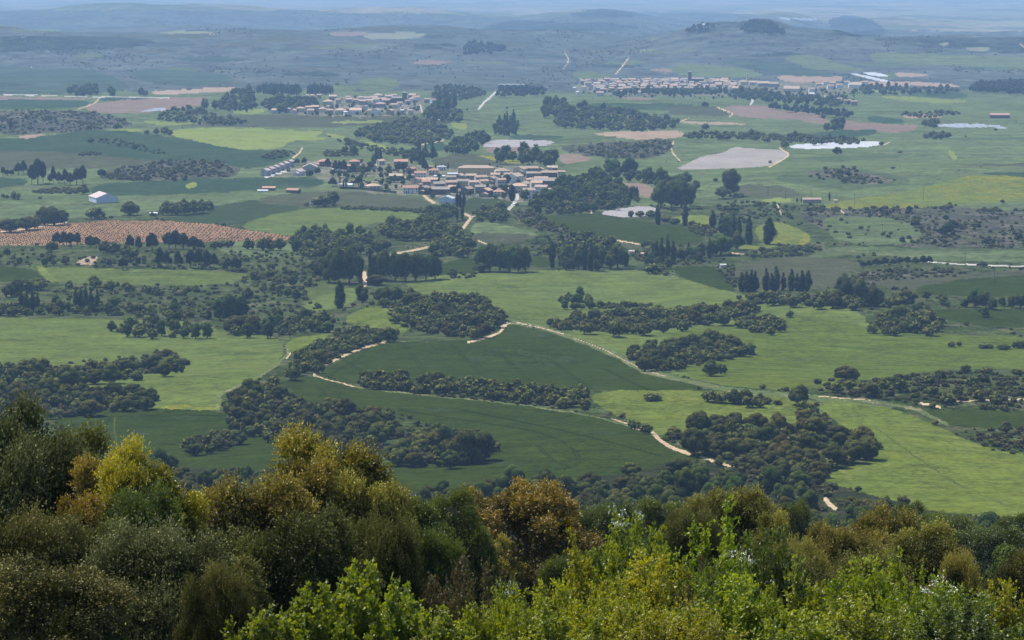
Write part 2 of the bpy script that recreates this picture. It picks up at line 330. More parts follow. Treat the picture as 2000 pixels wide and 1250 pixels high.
# left middle
fld('green', [(0,400),(60,375),(170,357),(330,360),(480,345),(640,345),(640,372),(500,388),(400,398),(180,430),(0,420)], 'dull green meadow round the white barn', 'meadow')
fld('teal', [(0,340),(50,345),(60,365),(0,385)]); fld('teal', [(170,358),(480,346),(625,346),(640,362),(492,373),(185,386)], 'dark green barley behind the white barn', 'barley_field'); fld('lime', [(362,362),(382,354),(386,364),(366,370)])
fld('wheat2', [(320,428),(430,400),(500,388),(612,401),(470,442),(350,432)], 'dark wheat field behind the red vineyard', 'wheat_field')
fld('olive', [(500,386),(640,370),(830,386),(850,408),(640,404),(505,398)], 'brownish green field in front of the village', 'fallow_field')
fld('meadow', [(458,445),(520,422),(610,405),(680,405),(822,415),(815,430),(720,436),(700,450),(590,456),(572,463)], 'light green meadow below the village', 'meadow')
fld('red', [(0,456),(130,436),(240,430),(350,432),(440,441),(578,464),(560,469),(470,472),(330,472),(90,480),(0,476)], 'reddish vineyard soil with rows of young vines', 'vineyard_soil')
fld('wheat', [(0,518),(65,518),(88,552),(0,552)]); fld('meadow', [(68,518),(130,523),(460,530),(490,538),(440,557),(300,557),(92,553)], 'narrow light green strip field at left', 'meadow')
fld('yellow', [(68,518),(85,520),(112,548),(95,551)]); fld('bare', [(145,512),(165,503),(192,499),(186,520),(152,516)], 'patch of bare pale rock among pines', 'bare_rock')
fld('green', [(420,470),(560,476),(640,480),(640,500),(500,505),(420,490)]); fld('dry', [(590,560),(640,540),(680,545),(640,580),(590,600)])
fld('meadow', [(592,596),(640,570),(700,558),(695,590),(640,605),(600,606)]); fld('bright', [(670,620),(720,598),(760,600),(800,640),(790,655),(720,640),(690,636)])
fld('wheat2', [(905,388),(960,386),(1010,396),(975,412),(912,414)]); fld('green', [(917,440),(950,430),(1062,458),(1020,468),(925,462)]); fld('olive', [(920,452),(1062,460),(1010,476),(925,480)])
fld('greyscrub', [(1000,410),(1040,408),(1120,455),(1060,452),(1010,430)])
fld('wheat', [(1045,420),(1180,420),(1365,450),(1380,475),(1240,479),(1080,442)], 'dark green wheat field below the striped plastic field', 'wheat_field')
fld('olive', [(1190,470),(1290,478),(1280,494),(1230,488)]); fld('wheat', [(865,508),(935,505),(935,532),(865,542)]); fld('wheat', [(1035,500),(1075,500),(1075,524),(1035,520)])
fld('yellow', [(1290,428),(1340,420),(1390,420),(1390,445),(1345,440)], None, 'mustard_field'); fld('yellow', [(1468,445),(1520,430),(1580,454),(1588,470),(1560,480),(1490,479)], 'yellow-green mustard patch by the tall poplar', 'mustard_field'); fld('bloom', [(1572,452),(1590,470),(1560,481),(1566,470)])
fld('yellow', [(1438,479),(1500,473),(1535,480),(1450,488)], None, 'mustard_field'); fld('green', [(1290,380),(1400,372),(1440,385),(1410,400),(1300,410)]); fld('lime', [(1480,390),(1548,384),(1545,394),(1500,396)])
fld('olive', [(1440,365),(1450,358),(1540,364),(1575,385),(1440,388)]); fld('greyscrub', [(1545,420),(1600,405),(2000,398),(2000,488),(1800,485),(1660,470)], 'grey brown scrub slope at the right', 'scrubland')
fld('green', [(1600,420),(1760,425),(1820,470),(1700,480),(1620,465)])
fld('green', [(1860,396),(2000,385),(2000,412),(1880,410)]); fld('yellow', [(1580,408),(1640,393),(1780,373),(1880,345),(1940,343),(2000,356),(2000,384),(1900,396),(1800,405)], 'yellow blooming mustard field on the right hill', 'mustard_field')
fld('bloom', [(1870,350),(1900,343),(1945,343),(2000,355),(2000,361),(1930,350)]); fld('bloom', [(1580,401),(1800,404),(1800,407),(1585,406)])
fld('green', [(1640,478),(1800,486),(2000,490),(2000,516),(1820,510),(1690,495),(1560,505)], 'grassy strip above the pale lane at right', 'meadow')
fld('olive', [(1420,522),(1500,505),(1600,500),(1690,512),(1650,540),(1620,565),(1500,568),(1430,560)], 'olive brown fallow behind the poplar row', 'fallow_field')
fld('greyscrub', [(1640,560),(1700,525),(1900,525),(1800,545),(1720,560)]); fld('olive', [(1690,552),(1800,535),(2000,520),(2000,545),(1800,572)])
fld('wheat', [(1770,568),(1880,541),(2000,530),(2000,580),(1840,580)], 'dark wheat field at the right edge', 'wheat_field')
fld('wheat', [(1305,522),(1390,518),(1425,545),(1440,577),(1350,556)]); fld('wheat2', [(1210,520),(1300,515),(1320,530),(1240,530)])
# centre
fld('meadow', [(780,552),(870,536),(1000,530),(1200,527),(1290,530),(1440,577),(1600,590),(1680,606),(1700,640),(1860,655),(2000,665),(2000,742),(1700,742),(1560,765),(1400,752),(1250,715),(1120,655),(990,630),(900,590),(820,572)], 'broad light green meadow in the middle of the photo', 'meadow')
fld('meadow2', [(1290,650),(1440,630),(1560,612),(1700,640),(1860,655),(2000,665),(2000,742),(1700,742),(1560,765),(1400,752),(1330,728)], 'darker grassy meadow at the right', 'meadow')
fld('meadow', [(0,620),(200,622),(400,628),(430,650),(548,655),(556,700),(500,738),(430,770),(440,800),(320,799),(200,790),(60,740),(0,726)], 'pale green meadow sweeping round clumps at the left', 'meadow')
fld('bright', [(560,662),(640,650),(660,640),(620,675),(560,690)])
fld('green', [(990,640),(1060,640),(1180,675),(1300,730),(1420,757),(1580,770),(1800,790),(1700,800),(1560,775),(1390,762),(1240,722)], 'grassy verge beside the long field track', 'grass_verge')
fld('bright', [(1140,776),(1200,760),(1390,763),(1550,772),(1600,790),(1612,835),(1500,840),(1310,856),(1230,826)], 'bright green barley right of the dark wheat', 'barley_field')
fld('bright', [(1580,780),(1720,790),(1830,830),(1900,870),(2000,925),(2000,1025),(1850,1008),(1700,965),(1600,940),(1610,925),(1735,890),(1640,830)], 'bright green barley sweeping down the right edge', 'barley_field')
fld('wheat', [(1800,798),(1850,803),(2000,806),(2000,836),(1850,840)]); fld('wheat', [(1800,600),(2000,610),(2000,656),(1900,636),(1830,620)], 'dark wheat strip at the right edge', 'wheat_field')
fld('scrub', [(1580,760),(1740,735),(1850,722),(1940,720),(2000,738),(2000,806),(1880,795),(1720,790)]); fld('scrub', [(1880,845),(2000,832),(2000,920),(1950,885)])
fld('wheat', [(612,738),(660,705),(740,668),(900,666),(960,655),(990,633),(1030,636),(1130,668),(1240,716),(1400,758),(1300,763),(1165,762),(900,742),(690,752)], 'dark green wheat field on the central rise', 'wheat_field')
fld('wheat', [(548,748),(580,735),(620,737),(700,757),(860,775),(1090,800),(1230,830),(1290,858),(1390,895),(1330,900),(1200,930),(950,948),(770,968),(740,940),(742,895),(960,905),(790,800),(600,792)], 'dark green wheat field in front of the hedge', 'wheat_field')
fld('wheat', [(80,822),(240,796),(440,800),(458,842),(560,865),(570,905),(520,925),(350,912),(200,880)], 'dark green wheat field at lower left', 'wheat_field')
fld('bloom', [(310,795),(360,788),(380,795),(430,797),(425,802),(320,800)]); fld('bloom', [(0,722),(30,720),(80,712),(60,722),(0,728)])

for (cx, cy, w_, h_) in [(1108,700,18,5),(1075,712,12,4),(845,718,16,3),(930,700,20,4),(700,715,14,3),(990,905,24,3),(1000,655,18,3),(860,800,30,4),(1180,845,26,4),(360,815,30,4),(270,845,24,5),(1060,655,16,3),(1200,735,20,3)]:
    fld('wheat2', [(cx - w_, cy), (cx - w_ * .3, cy - h_), (cx + w_ * .7, cy - h_ * .6), (cx + w_, cy + h_ * .4), (cx, cy + h_)])
for (cx, cy, w_, h_) in [(1130,552,22,5),(1420,640,40,6),(1560,700,50,7),(1750,690,50,6),(300,690,50,8),(120,660,45,6),(480,690,30,8),(1250,575,40,5),(1000,560,40,4),(1640,620,30,5)]:
    fld('dry', [(cx - w_, cy), (cx - w_ * .2, cy - h_ * .6), (cx + w_ * .7, cy - h_ * .3), (cx + w_, cy + h_ * .2), (cx, cy + h_ * .5)])
LINES = []
def ln(mat, pts, w, label=None, name=None): LINES.append((name, mat, pts, w, label))
ln('road', [(-300,184),(0,184),(90,187),(200,189),(330,191)], 2.2, 'pale road crossing at the foot of the hills', 'road'); ln('path', [(196,190),(184,203),(152,213)], 2.5)
ln('path', [(1228,113),(1215,130),(1202,145)], 2.5); ln('path', [(1100,135),(1112,118),(1102,100)], 1.6);
ln('path', [(1990,85),(2010,98)], 2)
ln('road', [(935,213),(945,200),(962,186),(968,180)], 4.5, 'pale road climbing to the distant sheds', 'road'); ln('road', [(1466,204),(1471,197),(1469,190)], 4, 'short pale road below the far town', 'road')
ln('road', [(820,205),(824,218),(828,225),(860,233)], 3.5); ln('path', [(1402,210),(1420,217),(1434,223),(1424,228)], 2.6)
ln('path', [(590,289),(584,300),(572,308)], 3, 'pale lane curving down to the village', 'path'); ln('path', [(822,283),(845,278),(866,274)], 2)
ln('path', [(1316,277),(1310,287),(1314,300),(1328,314)], 3); ln('path', [(1523,289),(1530,294),(1545,303),(1503,326)], 3, 'pale track round the plastic-striped field', 'path')
ln('path', [(1147,385),(1151,400),(1155,416)], 3); ln('path', [(1327,238),(1345,231)], 2); ln('path', [(1725,283),(1738,278)], 2)
ln('road', [(520,346),(545,338),(560,333)], 6, 'pale forecourt by the white terrace', 'road'); ln('path', [(826,379),(834,388),(848,396)], 6, 'pale lane leading past the grey barn', 'path')
ln('road', [(1008,376),(1011,388),(1002,400),(994,408)], 7, 'pale street leading out of the village', 'road')
ln('path', [(908,418),(921,424),(914,433),(905,445)], 6, 'sandy track below the square oak grove', 'path'); ln('path', [(930,420),(921,424)], 4); ln('path', [(756,499),(800,490),(842,482)], 5, 'sandy track through the oak woods', 'path')
ln('path', [(935,470),(955,478)], 3); ln('path', [(1195,468),(1220,472),(1250,477)], 3, 'pale track along the dark wheat field', 'path'); ln('path', [(711,533),(713,545),(712,557)], 9, 'sandy track between the riverside trees', 'path')
ln('path', [(0,453),(60,446),(130,434)], 3); ln('trackg', [(1290,536),(1325,540),(1320,545),(1300,544)], 2); ln('path', [(1518,400),(1523,410),(1526,420)], 2.5); ln('path', [(1637,406),(1648,416)], 3)
ln('trackg', [(1650,490),(1700,494),(1780,500),(1830,511)], 3); ln('road', [(1800,509),(1850,515),(2000,521),(2300,525)], 2.6, 'pale lane crossing the right edge', 'road'); ln('path', [(1430,494),(1470,498)], 2)
ln('path', [(614,733),(616,727),(630,716),(660,700),(700,682),(752,668)], 5, 'bright sandy path along the oak wood', 'path'); ln('path', [(612,732),(624,736),(640,742),(668,748),(690,755)], 2.4)
ln('trackg', [(690,755),(760,763),(860,775),(960,783),(1090,801),(1170,815),(1235,834)], 3, 'thin track along the front of the hedge', 'path'); ln('path', [(668,748),(692,755)], 2); ln('path', [(1195,818),(1240,832)], 2.2)
ln('path', [(915,668),(950,660),(975,650),(984,640),(994,627)], 5, 'sandy path below the oval wood', 'path'); ln('path', [(980,638),(1000,628)], 4)
ln('trackg', [(994,627),(1060,640),(1120,660),(1170,680),(1220,705),(1262,727),(1330,742),(1400,757),(1460,768)], 9, 'grassy track running along the dark wheat field', 'path'); ln('path', [(1010,630),(1060,641),(1100,652)], 1.8); ln('path', [(1120,660),(1180,682),(1250,720),(1300,735)], 1.5)
ln('trackg', [(1460,768),(1560,775),(1640,778),(1720,786),(1790,798),(1850,830)], 7); ln('path', [(1600,774),(1700,781)], 2)
ln('path', [(1275,846),(1290,860),(1310,874),(1345,886)], 8, 'sandy path curving down beside the round oak', 'path'); ln('path', [(1370,892),(1390,900),(1432,912)], 6); ln('path', [(1236,836),(1262,842)], 3)
ln('path', [(1612,975),(1620,985),(1631,993)], 9, 'bare sandy bend of the path among slope woods', 'path'); ln('path', [(1788,787),(1815,790),(1836,795)], 5, 'patch of sandy track at the right', 'path'); ln('path', [(1845,784),(1920,782),(2000,779),(2300,776)], 3)
ln('path', [(560,700),(568,690),(560,678)], 3); ln('trackg', [(424,798),(426,775),(440,765),(510,735),(545,710),(565,690),(560,675)], 5, 'grassy lane below the diagonal wood', 'path')
ln('dry', [(1555,617),(1600,632),(1650,650)], 5); ln('dry', [(1240,478),(1260,480)], 3); ln('dry', [(223,815),(226,870)], 1.6); ln('dry', [(1710,835),(1770,880),(1850,935),(1960,985)], 3); ln('dry', [(1660,700),(1850,710),(2000,702)], 3)
TR = [[(650,690),(700,720),(715,735)], [(790,672),(815,705),(830,730)], [(880,672),(930,720),(945,742)], [(975,690),(1030,740),(1045,752)], [(1070,700),(1140,750),(1160,760)], [(1180,720),(1250,755),(1270,762)],
      [(780,800),(900,820),(1030,838),(1100,860),(1135,895),(1120,915),(1000,925)], [(900,800),(1050,830),(1180,860),(1290,890)], [(1050,870),(1080,900),(1110,912)], [(620,755),(640,775),(660,790)], [(180,815),(300,810),(440,812)], [(700,670),(720,690),(640,735)]]

OX = 300
LM = np.zeros((1250, 2600), np.int16)
def chaikin(p, n, closed=True):
    p = np.asarray(p, float)
    for _ in range(n):
        q = np.roll(p, -1, 0) if closed else p[1:]
        a = p if closed else p[:-1]
        r = np.empty((2 * len(a), 2)); r[0::2] = a * .78 + q * .22; r[1::2] = a * .22 + q * .78
        if not closed: r = np.vstack([p[:1], r, p[-1:]])
        p = r
    return p
def polymask(p):
    x0 = max(int(p[:, 0].min()) - 1, -OX); x1 = min(int(p[:, 0].max()) + 2, 2600 - OX); y0 = max(int(p[:, 1].min()) - 1, 0); y1 = min(int(p[:, 1].max()) + 2, 1250)
    gx, gy = np.meshgrid(np.arange(x0, x1) + .5, np.arange(y0, y1) + .5)
    ins = np.zeros(gx.shape, bool); q = np.roll(p, -1, 0)
    for (ax, ay), (bx, by) in zip(p, q):
        if ay == by: continue
        c = (ay > gy) != (by > gy)
        ins ^= c & (gx < (bx - ax) * (gy - ay) / (by - ay) + ax)
    return x0, x1, y0, y1, ins
def edgefix(pts): return [(-300 if x <= 0 else 2300 if x >= 2000 else x, y) for x, y in pts]
def linemask(p, w):
    x0 = max(int(p[:, 0].min() - w) - 1, -OX); x1 = min(int(p[:, 0].max() + w) + 2, 2600 - OX); y0 = max(int(p[:, 1].min() - w) - 1, 0); y1 = min(int(p[:, 1].max() + w) + 2, 1250)
    gx, gy = np.meshgrid(np.arange(x0, x1) + .5, np.arange(y0, y1) + .5)
    best = np.full(gx.shape, 1e9)
    for (ax, ay), (bx, by) in zip(p[:-1], p[1:]):
        dx, dy = bx - ax, by - ay; L = dx * dx + dy * dy + 1e-9
        t = np.clip(((gx - ax) * dx + (gy - ay) * dy) / L, 0, 1)
        best = np.minimum(best, np.hypot(gx - ax - t * dx, (gy - ay - t * dy) * 1.25))
    return x0, x1, y0, y1, best <= w / 2
DEFN = {'teal': 'barley_field', 'teal2': 'barley_field', 'meadow2': 'meadow', 'green2': 'meadow', 'wheat': 'wheat_field', 'wheat2': 'wheat_field', 'meadow': 'meadow', 'bright': 'barley_field', 'lime': 'crop_field', 'green': 'meadow', 'olive': 'fallow_field', 'scrub': 'scrubland',
        'greyscrub': 'scrubland', 'tan': 'ploughed_field', 'brown': 'ploughed_field', 'white': 'crop_cover', 'bluew': 'crop_cover', 'palef': 'stubble_field', 'plain': 'plain', 'hills2': 'hills', 'village': 'village_ground', 'yellow': 'mustard_field',
        'bloom': 'mustard_field', 'dry': 'grass_verge', 'path': 'path', 'trackg': 'path', 'road': 'road', 'rows': 'mulched_field', 'rows2': 'mulched_field', 'bare': 'bare_rock'}
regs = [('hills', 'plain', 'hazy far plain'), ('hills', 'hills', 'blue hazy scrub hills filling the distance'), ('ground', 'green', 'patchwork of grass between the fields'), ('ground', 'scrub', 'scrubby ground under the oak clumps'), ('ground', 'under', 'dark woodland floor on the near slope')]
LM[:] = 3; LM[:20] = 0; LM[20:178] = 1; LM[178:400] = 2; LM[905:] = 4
for (nm, mk, pts, lab, sm) in REG:
    p = chaikin(edgefix(pts), sm); x0, x1, y0, y1, ins = polymask(p)
    regs.append((nm or DEFN[mk], mk, lab)); LM[y0:y1, x0 + OX:x1 + OX][ins] = len(regs) - 1
for (nm, mk, pts, w, lab) in LINES:
    p = chaikin(pts, 2, False); x0, x1, y0, y1, ins = linemask(p, w)
    regs.append((nm or DEFN[mk], mk, lab)); LM[y0:y1, x0 + OX:x1 + OX][ins] = len(regs) - 1
TM = np.zeros((1250, 2600), bool)
for p in TR:
    p = chaikin(p, 2, False)
    for dx in (-3, 3):
        x0, x1, y0, y1, ins = linemask(p + np.array([dx, 0]), 2.1)
        TM[y0:y1, x0 + OX:x1 + OX] |= ins

# faces of the one ground sheet, divided among the fields they belong to
fx = (PX[:-1, :-1] + PX[1:, 1:]) / 2; fy = (PY[:-1, :-1] + PY[1:, 1:]) / 2
fX = (X[:-1, :-1] + X[1:, 1:]) / 2; fYd = (Y[:-1, :-1] + Y[1:, 1:]) / 2
jx = fbm(fx * 1.0, fy * 2.0, 18.0, 3, 41) * 4.5 + fbm(fx, fy * 2, 5.0, 2, 5) * 1.4; jy = fbm(fx, fy * 2.0, 22.0, 3, 43) * 2.8 + fbm(fx, fy * 2, 5.0, 2, 6) * .9
ix = np.clip((fx + jx + OX), 0, 2599).astype(int); iy = np.clip(fy + jy, 0, 1249).astype(int)
lab = LM[iy, ix]
ixe = np.clip(fx + OX, 0, 2599).astype(int); iye = np.clip(fy, 0, 1249).astype(int)
lab0 = LM[iye, ixe]; npoly = 5 + len(REG)
keep = np.array([r[1] in ('rows', 'rows2', 'white', 'path', 'road') for r in regs])
exact = keep[lab0] | keep[lab]
lab = np.where(exact, lab0, lab)
lab = np.where(fYd < 890, 4, lab)
trk = TM[iye, ixe]
vid = (np.arange(NR)[:, None] * NC + np.arange(NC)[None, :])
quads = np.stack([vid[:-1, :-1], vid[:-1, 1:], vid[1:, 1:], vid[1:, :-1]], -1).reshape(-1, 4)
P3 = np.stack([X, Y, Z], -1).reshape(-1, 3)
TONE = {'wheat': 'dark green', 'wheat2': 'mid green', 'teal': 'blue-green', 'teal2': 'blue-green', 'lime': 'lime green', 'bright': 'bright green', 'olive': 'grey-green', 'scrub': 'rough', 'greyscrub': 'grey', 'tan': 'tan', 'brown': 'pinkish brown', 'white': 'white', 'bluew': 'pale blue', 'palef': 'pale', 'plain': 'hazy', 'hills': 'blue', 'hills2': 'dark wooded', 'village': 'pale', 'yellow': 'yellowish', 'bloom': 'yellow', 'dry': 'pale dry', 'path': 'sandy', 'trackg': 'grassy', 'road': 'pale', 'rows': 'striped', 'rows2': 'striped', 'bare': 'pale'}
lf = lab.ravel(); tf = trk.ravel()
order = np.argsort(lf, kind='stable'); ls = lf[order]
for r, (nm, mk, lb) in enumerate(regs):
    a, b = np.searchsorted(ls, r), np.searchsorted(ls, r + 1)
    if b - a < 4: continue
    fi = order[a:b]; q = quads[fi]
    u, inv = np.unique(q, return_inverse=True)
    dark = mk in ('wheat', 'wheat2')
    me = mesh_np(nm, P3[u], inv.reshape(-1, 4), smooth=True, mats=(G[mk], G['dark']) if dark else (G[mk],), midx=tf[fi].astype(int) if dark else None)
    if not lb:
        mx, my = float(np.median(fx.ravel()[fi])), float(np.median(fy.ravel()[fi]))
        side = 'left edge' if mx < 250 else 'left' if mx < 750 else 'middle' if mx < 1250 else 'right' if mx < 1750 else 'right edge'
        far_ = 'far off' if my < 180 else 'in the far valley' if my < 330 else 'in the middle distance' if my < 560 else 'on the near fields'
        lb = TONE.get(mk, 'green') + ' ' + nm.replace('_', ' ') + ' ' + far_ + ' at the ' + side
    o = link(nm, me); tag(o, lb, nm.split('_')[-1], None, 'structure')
def region_at(px, py):
    return regs[LM[min(max(int(py), 0), 1249), min(max(int(px + OX), 0), 2599)]]

# ------------------------------------------------------------------ foliage
def leaf_mat(name, base, tip_lit, transl=.25, rough=.5, spec=.3, tcol=None, var=.2):
    m, nt, out = nodes(name)
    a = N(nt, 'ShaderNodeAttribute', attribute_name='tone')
    c = mixc(nt, a.outputs['Fac'], base, tip_lit)
    oi = nt.nodes.new('ShaderNodeObjectInfo')
    hv = nt.nodes.new('ShaderNodeMapRange'); hv.inputs[3].default_value = 1 - var * 1.6; hv.inputs[4].default_value = 1 + var * 1.6
    nt.links.new(oi.outputs['Random'], hv.inputs[0])
    mh = N(nt, 'ShaderNodeMath', operation='FRACT'); mm = N(nt, 'ShaderNodeMath', operation='MULTIPLY'); mm.inputs[1].default_value = 7.13
    nt.links.new(oi.outputs['Random'], mm.inputs[0]); nt.links.new(mm.outputs[0], mh.inputs[0])
    hh = nt.nodes.new('ShaderNodeMapRange'); hh.inputs[3].default_value = .5 - var * .16; hh.inputs[4].default_value = .5 + var * .16
    nt.links.new(mh.outputs[0], hh.inputs[0])
    hs = N(nt, 'ShaderNodeHueSaturation'); nt.links.new(c, hs.inputs['Color']); nt.links.new(hv.outputs[0], hs.inputs['Value']); nt.links.new(hh.outputs[0], hs.inputs['Hue'])
    b = N(nt, 'ShaderNodeBsdfPrincipled'); b.inputs['Roughness'].default_value = rough; b.inputs['Specular IOR Level'].default_value = spec
    nt.links.new(hs.outputs[0], b.inputs['Base Color'])
    if transl:
        t = N(nt, 'ShaderNodeBsdfTranslucent')
        g = N(nt, 'ShaderNodeHueSaturation'); g.inputs['Saturation'].default_value = 1.15; g.inputs['Value'].default_value = 1.35
        nt.links.new(hs.outputs[0], g.inputs['Color']); nt.links.new(g.outputs[0], t.inputs[0])
        x = N(nt, 'ShaderNodeMixShader'); x.inputs[0].default_value = transl
        nt.links.new(b.outputs[0], x.inputs[1]); nt.links.new(t.outputs[0], x.inputs[2]); nt.links.new(x.outputs[0], out.inputs[0])
    else: nt.links.new(b.outputs[0], out.inputs[0])
    return m
def plain_mat(name, c, rough=.8, spec=.2, var=0.0, scale=3.0):
    m, nt, out = nodes(name)
    p = posvec(nt); c2 = [x * .78 for x in c]
    col = mixc(nt, ramp(nt, noise(nt, p, scale, 4), .35, .65), c, c2)
    oi = nt.nodes.new('ShaderNodeObjectInfo')
    v = nt.nodes.new('ShaderNodeMapRange'); v.inputs[3].default_value = 1 - var; v.inputs[4].default_value = 1 + var
    nt.links.new(oi.outputs['Random'], v.inputs[0])
    hs = N(nt, 'ShaderNodeHueSaturation'); nt.links.new(col, hs.inputs['Color']); nt.links.new(v.outputs[0], hs.inputs['Value'])
    b = N(nt, 'ShaderNodeBsdfPrincipled'); b.inputs['Roughness'].default_value = rough; b.inputs['Specular IOR Level'].default_value = spec
    nt.links.new(hs.outputs[0], b.inputs['Base Color']); nt.links.new(b.outputs[0], out.inputs[0])
    return m
BARK = plain_mat('bark', (.09, .075, .058), .9, .1, .15, 8.0)
LV = {
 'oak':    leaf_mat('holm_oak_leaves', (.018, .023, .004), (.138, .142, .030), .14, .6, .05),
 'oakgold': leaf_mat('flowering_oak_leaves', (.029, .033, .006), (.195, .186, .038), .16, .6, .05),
 'broad':  leaf_mat('broadleaf_leaves', (.028, .046, .009), (.115, .150, .028), .25, .6, .06),
 'light':  leaf_mat('pale_leaves', (.058, .078, .026), (.14, .155, .058), .25, .6, .06),
 'poplar': leaf_mat('poplar_leaves', (.017, .029, .009), (.070, .092, .028), .2, .6, .06),
 'pine':   leaf_mat('pine_needles', (.013, .022, .012), (.042, .055, .026), .08, .6, .04),
 'cypress': leaf_mat('cypress_leaves', (.010, .016, .009), (.028, .038, .018), .05, .6, .04),
 'bush':   leaf_mat('bush_leaves', (.030, .040, .011), (.14, .15, .040), .2, .6, .05),
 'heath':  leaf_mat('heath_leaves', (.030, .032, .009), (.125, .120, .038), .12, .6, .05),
 'blossomed': leaf_mat('pinkish_leaves', (.12, .10, .075), (.20, .16, .12), .2, .6, .2),
}
def unit(v): return v / (np.linalg.norm(v, axis=-1, keepdims=True) + 1e-9)
ICO = None
def ico():
    global ICO
    if ICO is None:
        import bmesh
        bm = bmesh.new(); bmesh.ops.create_icosphere(bm, subdivisions=1, radius=1.0)
        bm.verts.ensure_lookup_table()
        ICO = (np.array([v.co[:] for v in bm.verts]), np.array([[v.index for v in f.verts] for f in bm.faces])); bm.free()
    return ICO
def lobes_for(kind, r):
    L = []
    if kind in ('oak', 'bush', 'heath', 'blossomed', 'oakgold'):
        hz = {'oak': .36, 'oakgold': .36, 'bush': .30, 'heath': .24, 'blossomed': .4}[kind]; n = r.integers(20, 30)
        for k in range(n):
            a = r.uniform(0, 2 * math.pi); e = math.asin(r.uniform(-.35, 1)); rr = r.uniform(.09, .22)
            m = 1 - rr * 1.4
            L.append((math.cos(a) * math.cos(e) * .5 * m * r.uniform(.75, 1.1), math.sin(a) * math.cos(e) * .5 * m * r.uniform(.75, 1.1), hz + hz * math.sin(e) * r.uniform(.7, 1.05), rr, rr * .8))
        L.append((0, 0, hz, .33, hz * .8))
    elif kind in ('broad', 'light'):
        n = r.integers(16, 24)
        for k in range(n):
            a = r.uniform(0, 2 * math.pi); e = math.asin(r.uniform(-.8, 1)); rr = r.uniform(.11, .2)
            L.append((math.cos(a) * math.cos(e) * .38 * r.uniform(.7, 1.1), math.sin(a) * math.cos(e) * .38 * r.uniform(.7, 1.1), .62 + .44 * math.sin(e) * r.uniform(.8, 1.05), rr, rr * 1.15))
        L.append((0, 0, .6, .3, .42))
    elif kind == 'poplar':
        A = 3.4
        for k in range(22):
            t = (k + r.uniform(0, .8)) / 22; w = .46 * (math.sin(math.pi * min(1, (t * .86 + .12)) ** .8)) * .95 + .05
            a = r.uniform(0, 2 * math.pi); rr = max(.12, w * r.uniform(.5, .75))
            L.append((math.cos(a) * w * .42, math.sin(a) * w * .42, A * (.05 + .93 * t), rr, rr * 1.7))
    elif kind == 'cypress':
        A = 4.6
        for k in range(16):
            t = k / 15; w = .5 * math.sin(math.pi * (.12 + .86 * t)) ** .7
            a = r.uniform(0, 2 * math.pi); rr = max(.1, w * .8)
            L.append((math.cos(a) * w * .15, math.sin(a) * w * .15, A * (.04 + .92 * t), rr, rr * 1.7))
    elif kind == 'pine':
        for k in range(15):
            a = r.uniform(0, 2 * math.pi); q = math.sqrt(r.uniform(0, 1)); rr = r.uniform(.14, .24)
            L.append((math.cos(a) * q * .33, math.sin(a) * q * .33, .85 - .22 * q + r.uniform(-.22, .16), rr, rr * .8))
        L.append((0, 0, .82, .25, .3))
    return np.array(L, float)
ASP = {'oak': .8, 'oakgold': .8, 'bush': .62, 'heath': .5, 'blossomed': .85, 'broad': 1.1, 'light': 1.1, 'poplar': 3.4, 'cypress': 4.6, 'pine': 1.15}
def crown_np(kind, seed, nf, fs, core=True):
    r = np.random.default_rng(seed); L = lobes_for(kind, r)
    w = L[:, 3] * L[:, 4]; w = w / w.sum()
    li = r.choice(len(L), nf * 3, p=w)
    d = unit(r.normal(size=(nf * 3, 3)) + np.array([0, 0, .25]))
    rad = np.stack([L[li, 3], L[li, 3], L[li, 4]], 1)
    k = r.uniform(.86, 1.08, (nf * 3, 1)); p = L[li, :3] + d * rad * k
    inside = np.zeros(len(p), bool)
    for j in range(len(L)):
        q = (p - L[j, :3]) / np.array([L[j, 3], L[j, 3], L[j, 4]])
        inside |= ((q ** 2).sum(1) < .72) & (li != j)
    ok = ~inside & (p[:, 2] > .02); p = p[ok][:nf]; d = d[ok][:nf]; li = li[ok][:nf]
    n = unit(d * 1.0 + r.normal(size=p.shape) * .55)
    a = unit(np.cross(n, r.normal(size=p.shape))); b = np.cross(n, a)
    s = fs * r.uniform(.6, 1.35, (len(p), 1))
    v = np.stack([p - a * s, p + b * s * .6, p + a * s, p - b * s * .6], 1).reshape(-1, 3)
    q = np.arange(len(p) * 4).reshape(-1, 4)
    lr = r.uniform(-.32, .32, len(L)); top = p[:, 2].max()
    tone = np.clip(.12 + .78 * (p[:, 2] / top) * np.clip(d[:, 2] + .35, 0, 1) + lr[li] + r.uniform(-.2, .25, len(p)), 0, 1)  # high, upward faces lighter: yellowish shoots plus sunlit tops put into the tone
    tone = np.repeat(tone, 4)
    t = np.zeros((0, 3), int)
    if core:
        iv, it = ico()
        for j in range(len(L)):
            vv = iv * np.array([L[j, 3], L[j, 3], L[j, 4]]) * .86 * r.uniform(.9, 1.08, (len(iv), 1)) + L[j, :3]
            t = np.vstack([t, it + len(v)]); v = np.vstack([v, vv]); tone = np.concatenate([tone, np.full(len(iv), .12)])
    return v, q, t, tone
def tube(pts, rad, n=6):
    pts = np.asarray(pts, float); V = []; Q = []
    for i, p in enumerate(pts):
        t = unit(pts[min(i + 1, len(pts) - 1)] - pts[max(i - 1, 0)])
        a = unit(np.cross(t, [0.31, .95, .07])); b = np.cross(t, a)
        for k in range(n):
            an = 2 * math.pi * k / n; V.append(p + rad[i] * (a * math.cos(an) + b * math.sin(an)))
        if i:
            for k in range(n): Q.append([(i - 1) * n + k, (i - 1) * n + (k + 1) % n, i * n + (k + 1) % n, i * n + k])
    return np.array(V), np.array(Q)
